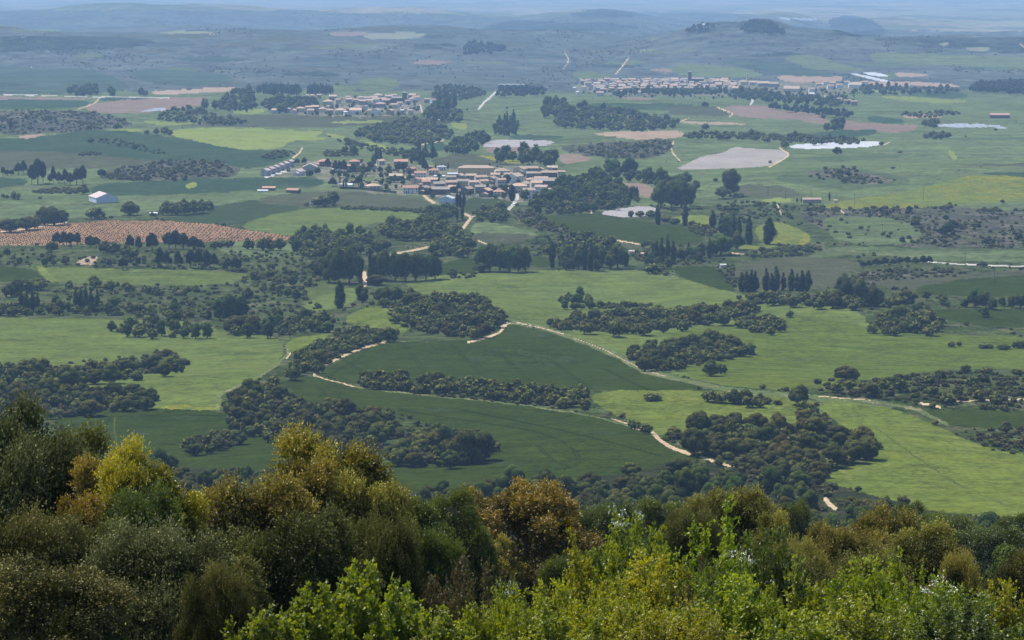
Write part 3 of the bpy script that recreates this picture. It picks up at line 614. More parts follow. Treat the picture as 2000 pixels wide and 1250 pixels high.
def join(parts):
    V = []; Q = []; o = 0
    for v, q in parts: V.append(v); Q.append(q + o); o += len(v)
    return np.vstack(V), np.vstack(Q)
def trunk_np(kind, seed):
    r = np.random.default_rng(seed + 99); A = ASP[kind]
    hb = {'oak': .3, 'bush': .2, 'heath': .15, 'broad': .5, 'light': .5, 'poplar': 2.6, 'cypress': 3.5, 'pine': .8}.get(kind, .3)
    tr = {'pine': .035, 'poplar': .06, 'cypress': .06}.get(kind, .045)
    parts = [tube([(0, 0, -.06), (.01, .01, hb * .4), (r.uniform(-.03, .03), r.uniform(-.03, .03), hb)], [tr * 1.25, tr, tr * .7])]
    for k in range(5):
        a = r.uniform(0, 6.28); parts.append(tube([(0, 0, hb * .6), (math.cos(a) * .13, math.sin(a) * .13, hb * .6 + .14), (math.cos(a) * .27, math.sin(a) * .27, hb * .6 + .3 * min(A, 1.2))], [tr * .6, tr * .4, tr * .15], 5))
    return join(parts)
NV = {'oak': 7, 'oakgold': 4, 'bush': 4, 'heath': 4, 'blossomed': 2, 'broad': 6, 'light': 3, 'poplar': 5, 'cypress': 3, 'pine': 5}
LODS = {'near': (9000, .021), 'mid': (2600, .036), 'low': (150, .11)}
CR = {}
KSEED = {k: 100 * (i + 1) for i, k in enumerate(NV)}
def crown_me(kind, var, lod):
    key = (kind, var, lod)
    if key not in CR:
        nf, fs = LODS[lod]
        if kind in ('poplar', 'cypress'): nf = int(nf * 2.2)
        v, q, t, tone = crown_np(kind, KSEED[kind] + var, nf, fs)
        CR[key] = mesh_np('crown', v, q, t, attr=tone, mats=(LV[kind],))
    return CR[key]
def trunk_me(kind, var):
    key = (kind, var, 'trunk')
    if key not in CR:
        v, q = trunk_np(kind, KSEED[kind] + var); CR[key] = mesh_np('trunk', v, q, smooth=True, mats=(BARK,))
    return CR[key]
def whole_me(kind, var):
    key = (kind, var, 'whole')
    if key not in CR:
        nf, fs = LODS['mid']
        if kind in ('poplar', 'cypress'): nf = int(nf * 2.0)
        v, q, t, tone = crown_np(kind, KSEED[kind] + var, nf, fs)
        v2, q2 = trunk_np(kind, KSEED[kind] + var)
        mi = np.concatenate([np.zeros(len(q), int), np.ones(len(q2), int), np.zeros(len(t), int)])
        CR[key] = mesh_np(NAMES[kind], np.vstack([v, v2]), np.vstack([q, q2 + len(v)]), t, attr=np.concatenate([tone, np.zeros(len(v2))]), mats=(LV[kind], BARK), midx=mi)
    return CR[key]
NAMES = {'oak': 'holm_oak', 'oakgold': 'holm_oak', 'bush': 'bush', 'heath': 'bush', 'blossomed': 'bush', 'broad': 'broadleaf_tree', 'light': 'broadleaf_tree', 'poplar': 'poplar_tree', 'cypress': 'cypress_tree', 'pine': 'pine_tree'}
WORD = {'oak': 'dark holm oak', 'oakgold': 'olive-tinged holm oak', 'bush': 'green bush', 'heath': 'brownish bush', 'blossomed': 'pinkish bush', 'broad': 'green broadleaf tree', 'light': 'pale green tree', 'poplar': 'tall slim poplar', 'cypress': 'narrow dark cypress', 'pine': 'dark green pine'}
CAT = {'holm_oak': 'tree', 'bush': 'bush', 'broadleaf_tree': 'tree', 'poplar_tree': 'tree', 'cypress_tree': 'tree', 'pine_tree': 'tree'}

TREES = []      # kind, px, base py, width px, height px, clump, stuff
def T(clump, kind, lst):
    for e in lst:
        TREES.append([kind, e[0], e[1], e[2], e[3], clump, False])
def wood(clump, pts, kinds, wm, gap=.62, stuff=False, hk=None, seed=0, tries=900, vis=.36):
    """scatter crowns of wm = (min, max) metres over an outline; kinds = [(kind, weight)]"""
    r = np.random.default_rng(1000 + seed + int(pts[0][0]) + int(pts[0][1])); p = chaikin(edgefix(pts) if pts[0][0] > -1 else pts, 1)
    x0, x1, y0, y1, ins = polymask(p); ys, xs = np.nonzero(ins)
    if len(xs) == 0: return
    acc = np.zeros((0, 3)); ks, kw = zip(*kinds); kw = np.array(kw) / sum(kw)
    for _ in range(tries):
        j = r.integers(len(xs)); cx, cy = xs[j] + x0 + r.random(), ys[j] + y0 + r.random()
        k = ks[r.choice(len(ks), p=kw)]; X_, d, z = locate(cx, cy); s = F / d
        w = r.uniform(*wm) * (.62 if k in ('bush', 'heath') else 1) * s; w = max(w, 3.2)
        h = w * ASP[k] * r.uniform(.85, 1.15)
        if len(acc):
            m = .5 * (acc[:, 2] + w) * gap
            if (((acc[:, 0] - cx) / m) ** 2 + ((acc[:, 1] - cy) / (m * .52)) ** 2).min() < 1: continue
        # keep the crown mostly inside the outline
        lx = int(cx - .3 * w) - x0; rx = int(cx + .3 * w) - x0; jy = min(max(int(cy) - y0, 0), ins.shape[0] - 1)
        if 965 < cy < 1035 and abs(cx - 1626) < 20 + .4 * w: continue
        if lx < 0 or rx >= ins.shape[1] or not (ins[jy, lx] and ins[jy, rx]):
            if r.random() < .8: continue
        acc = np.vstack([acc, [cx, cy, w]])
        TREES.append([k, cx, cy + vis * h, w, h, clump, stuff])
OAKS = [('oak', 5), ('oakgold', 2.8), ('heath', 1.1), ('bush', 1.4)]

# woods nearest the eye first (the clump phrase ends each label)
wood('oval wood by the sandy path', [(757,622),(770,598),(810,582),(870,577),(925,580),(968,598),(988,618),(975,640),(930,660),(860,655),(800,640)], OAKS, (5.5, 10.5), .54, tries=900)
wood('wood along the bright sandy path', [(560,740),(565,705),(600,680),(645,658),(700,640),(745,642),(788,655),(745,666),(700,678),(650,698),(612,728)], OAKS, (5, 9.5), .54, tries=600)
wood('diagonal wood left of the dark wheat', [(428,780),(480,755),(545,745),(555,765),(600,790),(680,797),(788,820),(780,850),(720,880),(600,868),(500,855),(450,838)], OAKS, (5, 10.5), .54, tries=900)
wood('clump jutting into the front wheat field', [(752,880),(790,850),(850,838),(885,850),(930,850),(968,868),(955,900),(880,905),(815,910),(770,900)], OAKS, (5, 11), .54, tries=300)
wood('hedge across the dark wheat', [(690,738),(760,730),(830,738),(880,742),(1000,752),(1080,762),(1165,766),(1150,790),(1090,796),(1000,780),(900,768),(800,762),(710,754)], [('oak', 4), ('oakgold', 4), ('heath', 1)], (5.0, 8), .62, tries=600)
wood('small clump in the lower left wheat', [(345,868),(390,848),(440,842),(470,845),(466,872),(410,886),(350,884)], OAKS, (4.5, 8), .6, tries=160)
wood('long clump across the left meadow', [(0,735),(50,715),(90,705),(130,725),(200,708),(270,705),(295,688),(335,688),(378,712),(330,732),(230,740),(110,752),(50,765),(0,765)], OAKS, (5, 11), .54, tries=800)
wood('clumps at the lower left edge', [(0,778),(90,762),(180,762),(250,760),(328,768),(325,785),(230,798),(130,812),(40,815),(0,812)], OAKS, (5, 11), .54, tries=800)
wood('green clump in the left meadow', [(208,640),(255,626),(320,628),(400,638),(428,646),(400,656),(330,657),(235,655)], [('broad', 2), ('oak', 1), ('bush', 1)], (5.5, 8), .66, tries=260)
wood('band of oaks right of centre', [(1060,632),(1140,614),(1230,606),(1330,604),(1400,600),(1500,600),(1470,612),(1420,625),(1340,642),(1220,650),(1100,644)], OAKS, (5, 10.5), .54, tries=700)
wood('rounded grove on the right meadow', [(1432,630),(1470,618),(1510,622),(1540,640),(1515,656),(1470,648)], [('oak', 3), ('oakgold', 2)], (6, 9), .62, tries=200)
wood('grove above the long field track', [(1218,685),(1290,672),(1380,658),(1440,668),(1484,688),(1420,700),(1360,708),(1310,724),(1265,718),(1225,698)], OAKS, (5, 10.5), .54, tries=500)
wood('clump at the right of the meadow', [(1683,640),(1720,622),(1755,602),(1800,606),(1852,632),(1840,648),(1760,650),(1700,652)], [('oak', 3), ('oakgold', 3), ('broad', .5)], (6, 10), .62, tries=300)
wood('scrubby knoll at the right edge', [(1560,752),(1640,735),(1740,738),(1850,722),(1940,722),(2000,742),(2000,775),(1880,785),(1720,780),(1620,765)], [('oak', 2), ('oakgold', 1.4), ('heath', 4), ('bush', 1)], (4.5, 8), .8, tries=420)
wood('thin hedge in the bright barley', [(1358,772),(1440,772),(1530,784),(1520,793),(1400,784)], OAKS, (4.5, 7.5), .62, tries=150)
wood('thin hedge in the bright barley', [(1538,795),(1590,788),(1605,815),(1640,835),(1600,832),(1560,815)], OAKS, (4.5, 7.5), .62, tries=120)
wood('large wood above the near slope', [(1300,850),(1320,832),(1400,822),(1470,826),(1530,822),(1600,832),(1690,852),(1726,878),(1690,892),(1620,915),(1590,945),(1500,950),(1440,905),(1400,890),(1350,865)], OAKS, (5, 10.5), .56, tries=900)
wood('shrubs at the right edge', [(1885,846),(1930,836),(2000,838),(2000,900),(1960,880)], [('oakgold', 2), ('heath', 4), ('bush', 2)], (4, 7), .75, tries=120)
T('open bright barley', 'oak', [(1274,782,36,14)]); T('sandy path at the front wheat', 'oak', [(1238,838,28,18), (1262,848,28,22), (1355,890,52,56)]); T('meadow edge below the grove', 'oak', [(1388,735,36,30), (1410,730,20,20)])
T('open right meadow', 'oak', [(1543,620,17,12), (1661,742,0.1,0.1)][:1]); T('top of the scrubby knoll', 'oak', [(1652,742,50,26), (1700,775,36,28)]); T('meadow strip at the right', 'bush', [(1859,678,16,10), (1873,676,10,9), (1925,680,30,9), (1960,682,30,9), (1990,680,26,14)])
T('front edge of the wheat below the clump', 'oak', [(905,905,80,68), (935,900,66,62)]); T('edge of the near slope', 'oak', [(1232,930,42,28), (1325,935,60,44)])
T('hill top right of centre', 'oak', [(1560,790,40,40)])
# slope woods below the fields
SL = [('oak', 5), ('oakgold', 1.2), ('broad', 3.2)]
wood('dark woods of the near slope', [(775,985),(850,958),(950,950),(1100,945),(1250,938),(1330,925),(1410,925),(1500,955),(1590,965),(1680,990),(1760,1005),(1850,1030),(2000,1035),(2000,1110),(1850,1080),(1700,1060),(1500,1030),(1300,1010),(1150,1010),(1000,1000),(850,1010)], SL, (5.5, 9), .6, tries=900, stuff=False)
wood('dark woods of the near slope', [(1450,905),(1520,950),(1590,962),(1640,960),(1600,935),(1500,925)], [('oak', 2), ('heath', 3), ('bush', 2)], (4, 7), .7, tries=200)
wood('shaded dip below the lower left wheat', [(290,905),(350,918),(450,925),(520,935),(545,960),(530,1000),(400,1000),(310,950)], SL, (5.5, 9), .6, tries=240)
wood('brushy slope behind foreground trees', [(280,950),(540,985),(800,1005),(1100,1020),(1500,1050),(2000,1110),(2000,1230),(1500,1200),(1000,1200),(400,1200),(300,1050)], [('broad', 2), ('oak', 1), ('bush', 2)], (3.5, 6), .62, tries=260)
# band north of the left meadow
wood('hedge above the left meadow', [(0,596),(90,596),(200,600),(290,602),(400,612),(420,620),(300,618),(180,614),(0,612)], [('oak', 4), ('bush', 3), ('broad', 1)], (5, 8), .64, tries=300)
wood('wood between meadow and wheat at left', [(435,640),(470,622),(560,616),(660,618),(668,636),(600,648),(520,650),(450,652)], [('oak', 4), ('broad', 2), ('bush', 1)], (5.5, 9), .64, tries=300)
wood('oak wood below the village', [(718,446),(760,432),(800,434),(860,428),(890,440),(880,460),(800,466),(760,464)], [('oak', 1)], (7, 11), .6, tries=300)
wood('oak wood left of the village track', [(842,478),(880,450),(912,452),(924,482),(918,498),(850,500)], [('oak', 1)], (7, 11), .6, tries=200)
wood('oak wood beside the red vineyard', [(562,468),(590,450),(640,450),(700,455),(735,462),(760,482),(735,494),(650,496),(600,502),(572,488)], [('oak', 4), ('broad', 1)], (7, 11), .6, tries=400)
wood('square oak grove below the houses', [(928,406),(985,404),(998,418),(996,432),(930,430)], [('oak', 1)], (7, 11), .58, tries=200)
wood('oaks below the village lane', [(818,415),(850,404),(890,402),(895,424),(860,430),(824,426)], [('oak', 3), ('broad', 2)], (6, 9), .62, tries=160)
wood('oaks behind the tall poplars', [(1062,480),(1100,462),(1150,458),(1195,466),(1200,488),(1120,492),(1070,492)], [('oak', 1)], (7, 10), .6, tries=220)
wood('green thicket right of the village', [(1025,398),(1050,385),(1115,345),(1160,340),(1200,350),(1245,380),(1250,396),(1200,405),(1130,414),(1040,414)], [('broad', 4), ('bush', 2), ('oak', 1)], (5, 11), .54, tries=800)
wood('riverside trees behind the village', [(1140,345),(1190,330),(1240,335),(1290,345),(1340,355),(1330,372),(1240,352)], [('broad', 3), ('bush', 1)], (7, 11), .65, tries=200)
wood('dark clump in the light meadow', [(1092,590),(1110,578),(1150,575),(1165,586),(1160,600),(1100,600)], [('oak', 2), ('bush', 2), ('broad', 1)], (5, 8), .62, tries=120)
wood('thin hedge in the light meadow', [(1165,594),(1280,592),(1280,599),(1165,602)], [('bush', 1), ('oak', 1)], (4.5, 6), .62, tries=100)
wood('hedge below the poplar row', [(1440,580),(1500,578),(1580,584),(1620,590),(1680,588),(1720,592),(1700,600),(1600,598),(1450,588)], [('oak', 4), ('bush', 2)], (6, 10), .62, tries=260)
# single trees
T('row of slim poplars by the olive fallow', 'poplar', [(1449,570,17,40), (1458,571,17,43), (1467,570,17,44), (1475,569,16,40), (1497,568,17,45), (1507,569,14,38), (1515,568,18,50), (1530,567,13,36), (1546,568,17,44), (1557,569,14,36), (1567,569,18,42), (1578,569,17,43)])
T('riverside poplars at the dark wheat', 'poplar', [(1285,439,12,42), (1338,441,14,40), (1338,412,8,20), (1283,514,15,44), (1292,515,14,52), (1304,512,11,58), (1315,510,14,40), (1386,504,12,40), (1345,500,10,28)])
T('tall poplars by the mustard patch', 'poplar', [(1392,445,16,34), (1410,455,15,40), (1420,464,15,46), (1432,474,16,58), (1443,476,15,54), (1463,477,18,58), (1502,477,30,54)])
T('tall poplars right of the riverside grove', 'poplar', [(1079,523,14,55), (1120,525,11,54), (1142,527,14,58), (1154,529,16,64), (1166,528,12,50), (723,546,12,64), (664,602,26,56)])
T('left meadow poplars', 'poplar', [(42,607,12,40), (52,608,11,42), (64,608,12,44), (74,608,11,38), (148,607,13,44), (158,608,13,48), (168,609,14,50), (178,608,13,47), (190,607,13,44)])
T('vegetable plots by the river', 'poplar', [(1237,386,8,20), (1244,386,8,22), (1232,392,6,18)])
T('village edge', 'cypress', [(893,404,9,30), (899,405,9,32), (906,404,9,30), (893,430,7,26), (903,428,8,30), (857,357,5,13), (1000,392,18,34), (1620,392,5,18), (1557,395,4,9), (1565,395,3,8), (1573,393,3,7), (1580,393,3,6), (664,364,4,14), (671,366,4,16), (676,367,4,14), (851,329,4,10), (862,330,4,11), (868,330,4,12), (875,331,4,14), (956,326,5,8)])
T('village gardens', 'pine', [(655,336,14,24), (663,337,13,24), (672,336,13,25), (640,326,15,18), (779,338,16,24), (788,336,12,20), (830,335,16,24), (650,364,18,18), (700,364,18,22), (580,322,14,13), (594,321,12,14), (770,356,24,12), (800,352,12,14), (718,340,14,16), (742,340,12,16)])
T('village gardens', 'broad', [(690,338,16,18), (706,340,18,17), (724,330,16,15), (760,340,16,16), (620,340,14,13), (836,380,16,14), (845,387,12,10), (605,345,20,12), (950,374,18,16), (965,375,16,12), (990,362,18,20), (984,378,16,18), (1025,392,18,22), (1064,386,20,18), (1100,360,22,20), (1105,378,24,24), (1090,392,30,26), (858,346,10,7), (675,346,12,9), (755,345,10,8), (745,360,10,9)])
T('riverside grove left of the sandy track', 'broad', [(642,552,36,56), (662,553,40,64), (682,553,38,62), (700,551,26,50), (625,545,26,34)])
T('riverside grove right of the sandy track', 'broad', [(738,546,30,50), (752,548,30,54), (772,549,34,54), (792,549,34,52), (812,548,34,50), (832,547,34,52), (850,545,30,50)])
T('grove in the middle of the valley', 'broad', [(940,530,32,44), (957,531,34,52), (976,531,34,54), (995,532,34,52), (1012,531,28,46), (1026,530,24,44)])
T('mixed grove beside the poplars', 'broad', [(1100,524,28,38), (1130,526,24,36), (1176,522,26,40), (1206,524,34,48), (1192,526,26,30), (1220,520,20,28)])
T('mixed grove beside the poplars', 'light', [(1106,528,22,26), (1168,530,22,24), (937,532,30,18)])
T('riverside trees near the mustard patch', 'broad', [(1408,498,46,40), (1424,466,46,42), (1440,488,30,34), (1392,500,26,30), (1370,502,22,26), (1352,504,22,22), (1330,508,22,24), (1366,512,18,18)])
T('big trees on the valley floor', 'broad', [(1290,406,38,48), (1312,404,34,46), (1331,406,44,48), (1348,402,26,38), (1427,383,46,47), (1266,358,24,32), (1292,360,27,30), (1336,360,34,24), (1228,341,36,32), (1194,339,36,30)])
T('big trees on the valley floor', 'light', [(1412,388,32,24), (1360,372,16,20), (1440,386,24,10)])
T('left of the round wood', 'broad', [(708,592,32,34), (750,594,38,34), (772,590,30,30), (640,650,26,20), (430,626,34,44), (450,628,38,48), (470,627,34,44)])
T('left of the round wood', 'oak', [(797,586,32,24), (735,557,42,22), (750,600,24,18), (458,652,46,38), (493,653,32,34), (484,588,22,28), (500,550,22,22), (1276,535,34,20), (1290,531,24,16), (1300,538,16,11), (1427,414,30,18), (1482,402,13,9)])
T('right of the poplar row', 'light', [(1650,592,38,58), (1664,590,30,46), (1682,597,40,48), (1700,598,36,40), (1716,598,28,32)])
T('right of the poplar row', 'oak', [(1612,596,30,26), (1632,596,40,32), (1655,600,30,24), (1740,600,30,20), (1772,592,34,26), (1762,600,30,22)])
T('field edge at the right', 'broad', [(1810,586,20,20), (1842,597,20,18), (1884,600,18,16), (1905,600,30,38), (1922,602,28,34), (1937,605,22,24), (1923,619,26,20), (1976,601,22,22), (1993,603,26,28), (1958,598,18,18), (1850,600,14,12)])
T('row above the right fallow', 'pine', [(1686,522,14,12), (1697,522,16,15), (1711,521,18,18), (1728,520,18,19), (1744,518,16,14), (1757,517,18,16), (1772,517,18,17), (1788,516,18,15), (1803,515,18,17), (1815,515,16,16), (1738,536,14,14), (1920,522,26,11)])
T('scrub slope at the right', 'pine', [(1849,458,32,22), (1840,462,28,18), (1860,452,30,24), (1789,444,22,14), (1776,415,13,14), (1732,424,9,12), (1698,426,8,9), (1720,416,8,12), (1958,398,10,9), (1826,478,10,12), (1846,478,12,8), (1925,480,16,16), (1941,478,8,12), (1912,448,10,14), (1992,470,14,14), (1545,430,14,9)])
T('far bank of the red vineyard', 'pine', [(112,480,22,28), (125,481,24,30), (138,481,22,28), (152,482,18,30), (176,483,24,24), (188,484,20,22), (253,489,18,32), (271,490,16,30), (297,491,26,38), (330,486,26,34), (343,486,26,38), (358,487,24,34), (378,488,26,28), (392,489,18,22)])
T('far bank of the red vineyard', 'oak', [(100,492,24,22), (205,494,26,24), (225,496,28,24), (245,500,26,22), (262,504,22,18), (420,486,20,14), (448,484,20,16), (486,487,22,22), (514,489,26,22), (530,489,24,24), (546,489,24,24), (98,510,16,16), (128,516,18,16), (432,484,24,16)])
T('young pines above the light strip', 'pine', [(240,527,20,26), (213,521,12,16), (270,520,14,18), (312,522,22,40), (326,524,20,36), (348,524,20,36), (372,523,22,38), (388,524,22,40), (404,525,20,38), (418,523,18,30), (445,528,20,26), (460,531,24,30)])
T('row below the light strip field', 'oak', [(16,580,24,26), (34,577,32,30), (55,572,26,24), (77,567,34,24), (135,564,16,16), (185,561,28,22), (215,568,22,20), (248,569,19,19), (230,560,8,10), (292,574,22,16), (310,577,18,14), (383,570,14,12), (1490,0,0,0)][:-1])
T('row below the light strip field', 'broad', [(225,598,30,18), (118,604,18,14), (341,612,18,28), (110,596,18,20), (360,580,14,14)])
T('pines left of the white barn', 'pine', [(36,341,20,24), (46,339,16,27), (62,361,22,40), (74,360,28,52), (84,358,20,44), (97,359,11,20), (104,359,13,36), (115,358,14,24), (127,361,18,32), (137,362,16,26), (150,361,22,34), (162,359,18,38), (6,343,12,18), (15,344,12,14), (23,344,10,14), (198,347,20,18)])
T('round trees near the white barn', 'oak', [(30,389,20,15), (6,386,9,8), (14,387,6,7), (161,379,22,20), (188,428,36,24), (87,440,36,36), (106,440,44,36), (122,439,24,28), (20,454,48,28), (52,450,36,28), (68,448,26,24), (253,421,38,26), (325,420,26,26), (342,420,28,26), (360,420,30,27), (378,418,28,26), (395,416,24,24), (408,412,20,20), (299,422,14,8), (630,404,40,22), (650,400,26,26), (78,388,10,5)])
T('far left slope', 'cypress', [(21,254,9,22), (460,216,9,20)])
T('far left slope', 'oak', [(228,252,14,12), (287,263,10,10), (305,263,12,12), (322,262,18,14), (332,264,12,10), (8,252,9,10), (58,254,12,9), (400,214,14,22), (420,214,14,18), (392,222,12,14), (402,238,8,12), (390,244,6,8)])
T('tan hilltop and its slope', 'oak', [(1605,212,6,5), (1637,250,26,18), (1608,232,10,10), (1533,290,17,17), (1635,301,18,14), (1722,284,10,8), (1504,319,7,6), (1377,208,13,10), (1378,254,15,13), (1240,300,12,14)])
T('striped field edge', 'bush', [(1232,424,12,12), (1250,423,20,10), (1270,424,22,12), (1300,434,30,12), (1318,438,24,11), (885,542,18,16)])
# far woods, too small to tell apart
wood('', [(682,262),(740,240),(800,228),(870,245),(893,265),(830,284),(740,276)], [('oak', 1)], (7, 12), .6, True, tries=500)
wood('', [(640,268),(690,275),(760,290),(800,292),(790,305),(700,290)], [('oak', 1), ('bush', 1)], (6, 9), .7, True, tries=200)
wood('', [(866,300),(872,278),(945,264),(955,275),(928,297)], [('broad', 1)], (8, 13), .6, True, tries=260)
wood('', [(955,262),(965,240),(1000,225),(1018,245),(1005,262)], [('poplar', 1), ('broad', 2)], (4.5, 8), .6, True, tries=160)
wood('', [(1078,245),(1090,215),(1140,205),(1210,214),(1330,236),(1340,246),(1240,255),(1160,250)], [('oak', 3), ('broad', 1)], (8, 13), .6, True, tries=700)
wood('', [(960,314),(975,292),(1000,300),(1010,312)], [('broad', 1)], (10, 14), .6, True, tries=60); wood('', [(1005,315),(1020,290),(1045,298),(1050,312)], [('broad', 1)], (10, 14), .6, True, tries=60); wood('', [(1052,322),(1060,300),(1088,305),(1092,320)], [('broad', 1)], (10, 14), .6, True, tries=60)
wood('', [(1085,296),(1240,278),(1315,276),(1308,296),(1240,310),(1130,300)], [('bush', 2), ('oak', 1)], (5, 9), 1.0, True, tries=260)
wood('', [(1330,262),(1400,258),(1500,262),(1640,268),(1690,272),(1680,282),(1550,278),(1440,270),(1340,268)], [('oak', 2), ('bush', 2)], (7, 11), .62, True, tries=500)
wood('', [(1500,206),(1560,210),(1670,222),(1660,230),(1560,218),(1505,213)], [('pine', 1)], (8, 12), .6, True, tries=300)
wood('', [(1620,245),(1640,236),(1652,240),(1650,252),(1600,252)], [('broad', 1)], (9, 14), .6, True, tries=60); wood('', [(1800,248),(1820,230),(1835,238),(1828,248)], [('oak', 1)], (8, 12), .6, True, tries=60)
wood('', [(780,300),(820,290),(860,300),(835,312),(790,312)], [('broad', 2), ('poplar', .4)], (5, 8), .6, True, tries=140); wood('', [(625,300),(640,294),(680,296),(708,303),(640,306)], [('bush', 1)], (6, 8), .6, True, tries=120); wood('', [(660,298),(668,290),(698,292),(700,302)], [('broad', 1)], (7, 11), .6, True, tries=50)
wood('', [(722,312),(742,298),(750,312)], [('poplar', 1)], (3.4, 4.4), .6, True, tries=40)
wood('', [(300,236),(330,212),(380,208),(420,222),(440,230),(380,238)], [('oak', 1), ('bush', 1)], (7, 11), .75, True, tries=240); wood('', [(400,238),(440,230),(490,234),(470,242),(410,243)], [('oak', 1)], (6, 10), .65, True, tries=120)
wood('', [(500,180),(505,168),(585,168),(590,182)], [('poplar', 1)], (3.2, 4.4), .55, True, tries=200); wood('', [(595,182),(600,168),(650,172),(650,180)], [('poplar', 1)], (3.2, 4.4), .55, True, tries=120)
wood('', [(420,215),(430,190),(470,172),(500,175),(500,200),(520,215),(560,218),(640,205),(600,190),(520,190),(500,215)], [('oak', 1), ('broad', 1)], (8, 13), .62, True, tries=500)
wood('', [(125,184),(140,170),(190,172),(192,184)], [('broad', 1)], (9, 14), .6, True, tries=100); wood('', [(208,185),(215,172),(232,185)], [('broad', 1)], (9, 14), .6, True, tries=30); wood('', [(270,185),(280,173),(292,185)], [('broad', 1)], (9, 14), .6, True, tries=30)
wood('', [(840,190),(850,165),(920,170),(960,185),(900,195),(870,210),(850,230)], [('oak', 1), ('broad', 2), ('poplar', .3)], (6, 9), .62, True, tries=400); wood('', [(820,232),(840,205),(880,205),(905,225),(890,240)], [('oak', 1), ('broad', 1)], (8, 12), .62, True, tries=250)
wood('', [(1060,215),(1070,195),(1115,200),(1115,225),(1060,228)], [('broad', 1)], (10, 15), .6, True, tries=120); wood('', [(960,190),(1000,172),(1060,172),(1080,184)], [('pine', 1)], (9, 13), .6, True, tries=200)
wood('', [(1190,185),(1260,182),(1360,184),(1440,182),(1530,188),(1490,176),(1400,176),(1300,176),(1200,180)], [('broad', 2), ('oak', 1)], (8, 13), .62, True, tries=700)
wood('', [(1400,190),(1500,178),(1580,190),(1640,190),(1680,204),(1600,205),(1500,196)], [('broad', 2), ('oak', 1)], (7, 11), .7, True, tries=400)
wood('', [(1660,170),(1720,165),(1800,172),(1870,170),(1880,180),(1740,184),(1660,184)], [('oak', 1), ('broad', 1)], (7, 11), .8, True, tries=300); wood('', [(1740,222),(1870,216),(1880,226),(1800,230)], [('bush', 1), ('oak', 1)], (7, 10), .8, True, tries=160)
wood('', [(1895,160),(2000,150),(2000,184),(1892,182)], [('pine', 1)], (9, 13), .55, True, tries=700); wood('', [(1800,268),(1830,258),(1856,262),(1850,270)], [('oak', 1)], (8, 11), .62, True, tries=60)
wood('', [(900,110),(912,76),(935,86),(990,90),(985,104),(930,104)], [('pine', 1)], (9, 13), .6, True, tries=160); wood('', [(1440,60),(1470,38),(1500,42),(1545,64),(1500,66)], [('pine', 1)], (10, 14), .6, True, tries=300); wood('', [(1330,64),(1360,50),(1395,50),(1400,58)], [('pine', 1)], (10, 14), .7, True, tries=80)
wood('', [(658,404),(740,404),(830,410),(830,415),(740,410),(660,408)], [('bush', 1)], (5, 7), .55, True, tries=200); wood('', [(55,376),(90,368),(150,366),(185,374),(120,379)], [('bush', 1)], (5, 8), .6, True, tries=120)
wood('', [(195,345),(260,320),(380,312),(450,325),(470,335),(370,350),(250,354)], [('bush', 3), ('oak', 1), ('heath', 2)], (4, 8), 1.0, True, tries=300)
wood('', [(0,262),(10,222),(100,215),(200,220),(270,245),(210,252),(100,260)], [('bush', 2), ('oak', 1), ('heath', 2)], (5, 9), 1.1, True, tries=300); wood('', [(160,275),(220,268),(290,285),(335,300),(300,302),(240,285)], [('bush', 2), ('oak', 1)], (5, 8), .8, True, tries=120); wood('', [(500,305),(540,294),(580,296),(570,306),(520,310)], [('bush', 1)], (5, 8), .7, True, tries=100)
wood('', [(145,302),(170,296),(210,300),(200,304)], [('bush', 1)], (6, 8), .6, True, tries=50)
wood('', [(1570,345),(1620,332),(1680,340),(1740,352),(1700,362),(1620,352)], [('bush', 2), ('oak', 1)], (5, 8), 1.0, True, tries=120)
wood('', [(1400,400),(1450,390),(1540,395),(1560,420),(1480,425),(1440,440),(1400,420)], [('bush', 3), ('oak', .6)], (4, 7), 1.0, True, tries=200); wood('', [(1550,425),(1620,410),(2000,402),(2000,480),(1800,480),(1660,470)], [('heath', 4), ('bush', 2), ('pine', .3)], (2.5, 7), 1.1, True, tries=160)
wood('', [(1440,500),(1480,488),(1560,480),(1620,480),(1580,495),(1500,504)], [('bush', 3), ('light', 1)], (5, 8), .75, True, tries=220); wood('', [(1400,510),(1440,520),(1440,570),(1410,545)], [('bush', 1)], (4, 7), .8, True, tries=80); wood('', [(1650,545),(1700,525),(1890,528),(1890,538),(1740,548)], [('heath', 2), ('bush', 2)], (4, 6), 1.0, True, tries=200)
wood('', [(640,605),(560,585),(480,560),(500,540),(600,510),(640,505),(640,540),(590,580)], [('bush', 3), ('oak', 2), ('broad', 1)], (4, 8), 1.0, True, tries=300); wood('', [(100,500),(200,500),(420,500),(600,515),(640,540),(500,545),(480,528),(200,518)], [('bush', 3), ('oak', 1), ('heath', 1)], (3, 6), 1.25, True, tries=300)
wood('', [(0,500),(80,490),(140,505),(110,518),(0,514)], [('bush', 1), ('broad', 1)], (4, 7), .9, True, tries=120); wood('', [(90,560),(300,562),(480,560),(560,590),(660,612),(420,610),(200,598),(90,580)], [('heath', 3), ('bush', 3), ('oak', 1)], (3, 6.5), 1.2, True, tries=380)
wood('', [(420,490),(560,492),(640,500),(600,512),(470,508)], [('bush', 1)], (3, 6), 1.1, True, tries=160)
wood('', [(1000,412),(1040,410),(1125,455),(1080,455),(1020,435)], [('bush', 2), ('oak', 1)], (4, 7), .8, True, tries=140)
wood('', [(1265,470),(1290,480),(1400,515),(1300,520),(1225,505)], [('bush', 2), ('broad', 1)], (4, 7), .8, True, tries=200); wood('', [(1340,430),(1400,445),(1390,465),(1340,450)], [('bush', 1)], (4, 7), .7, True, tries=80); wood('', [(880,530),(930,532),(930,540),(870,546)], [('bush', 1)], (4, 6), .8, True, tries=40)
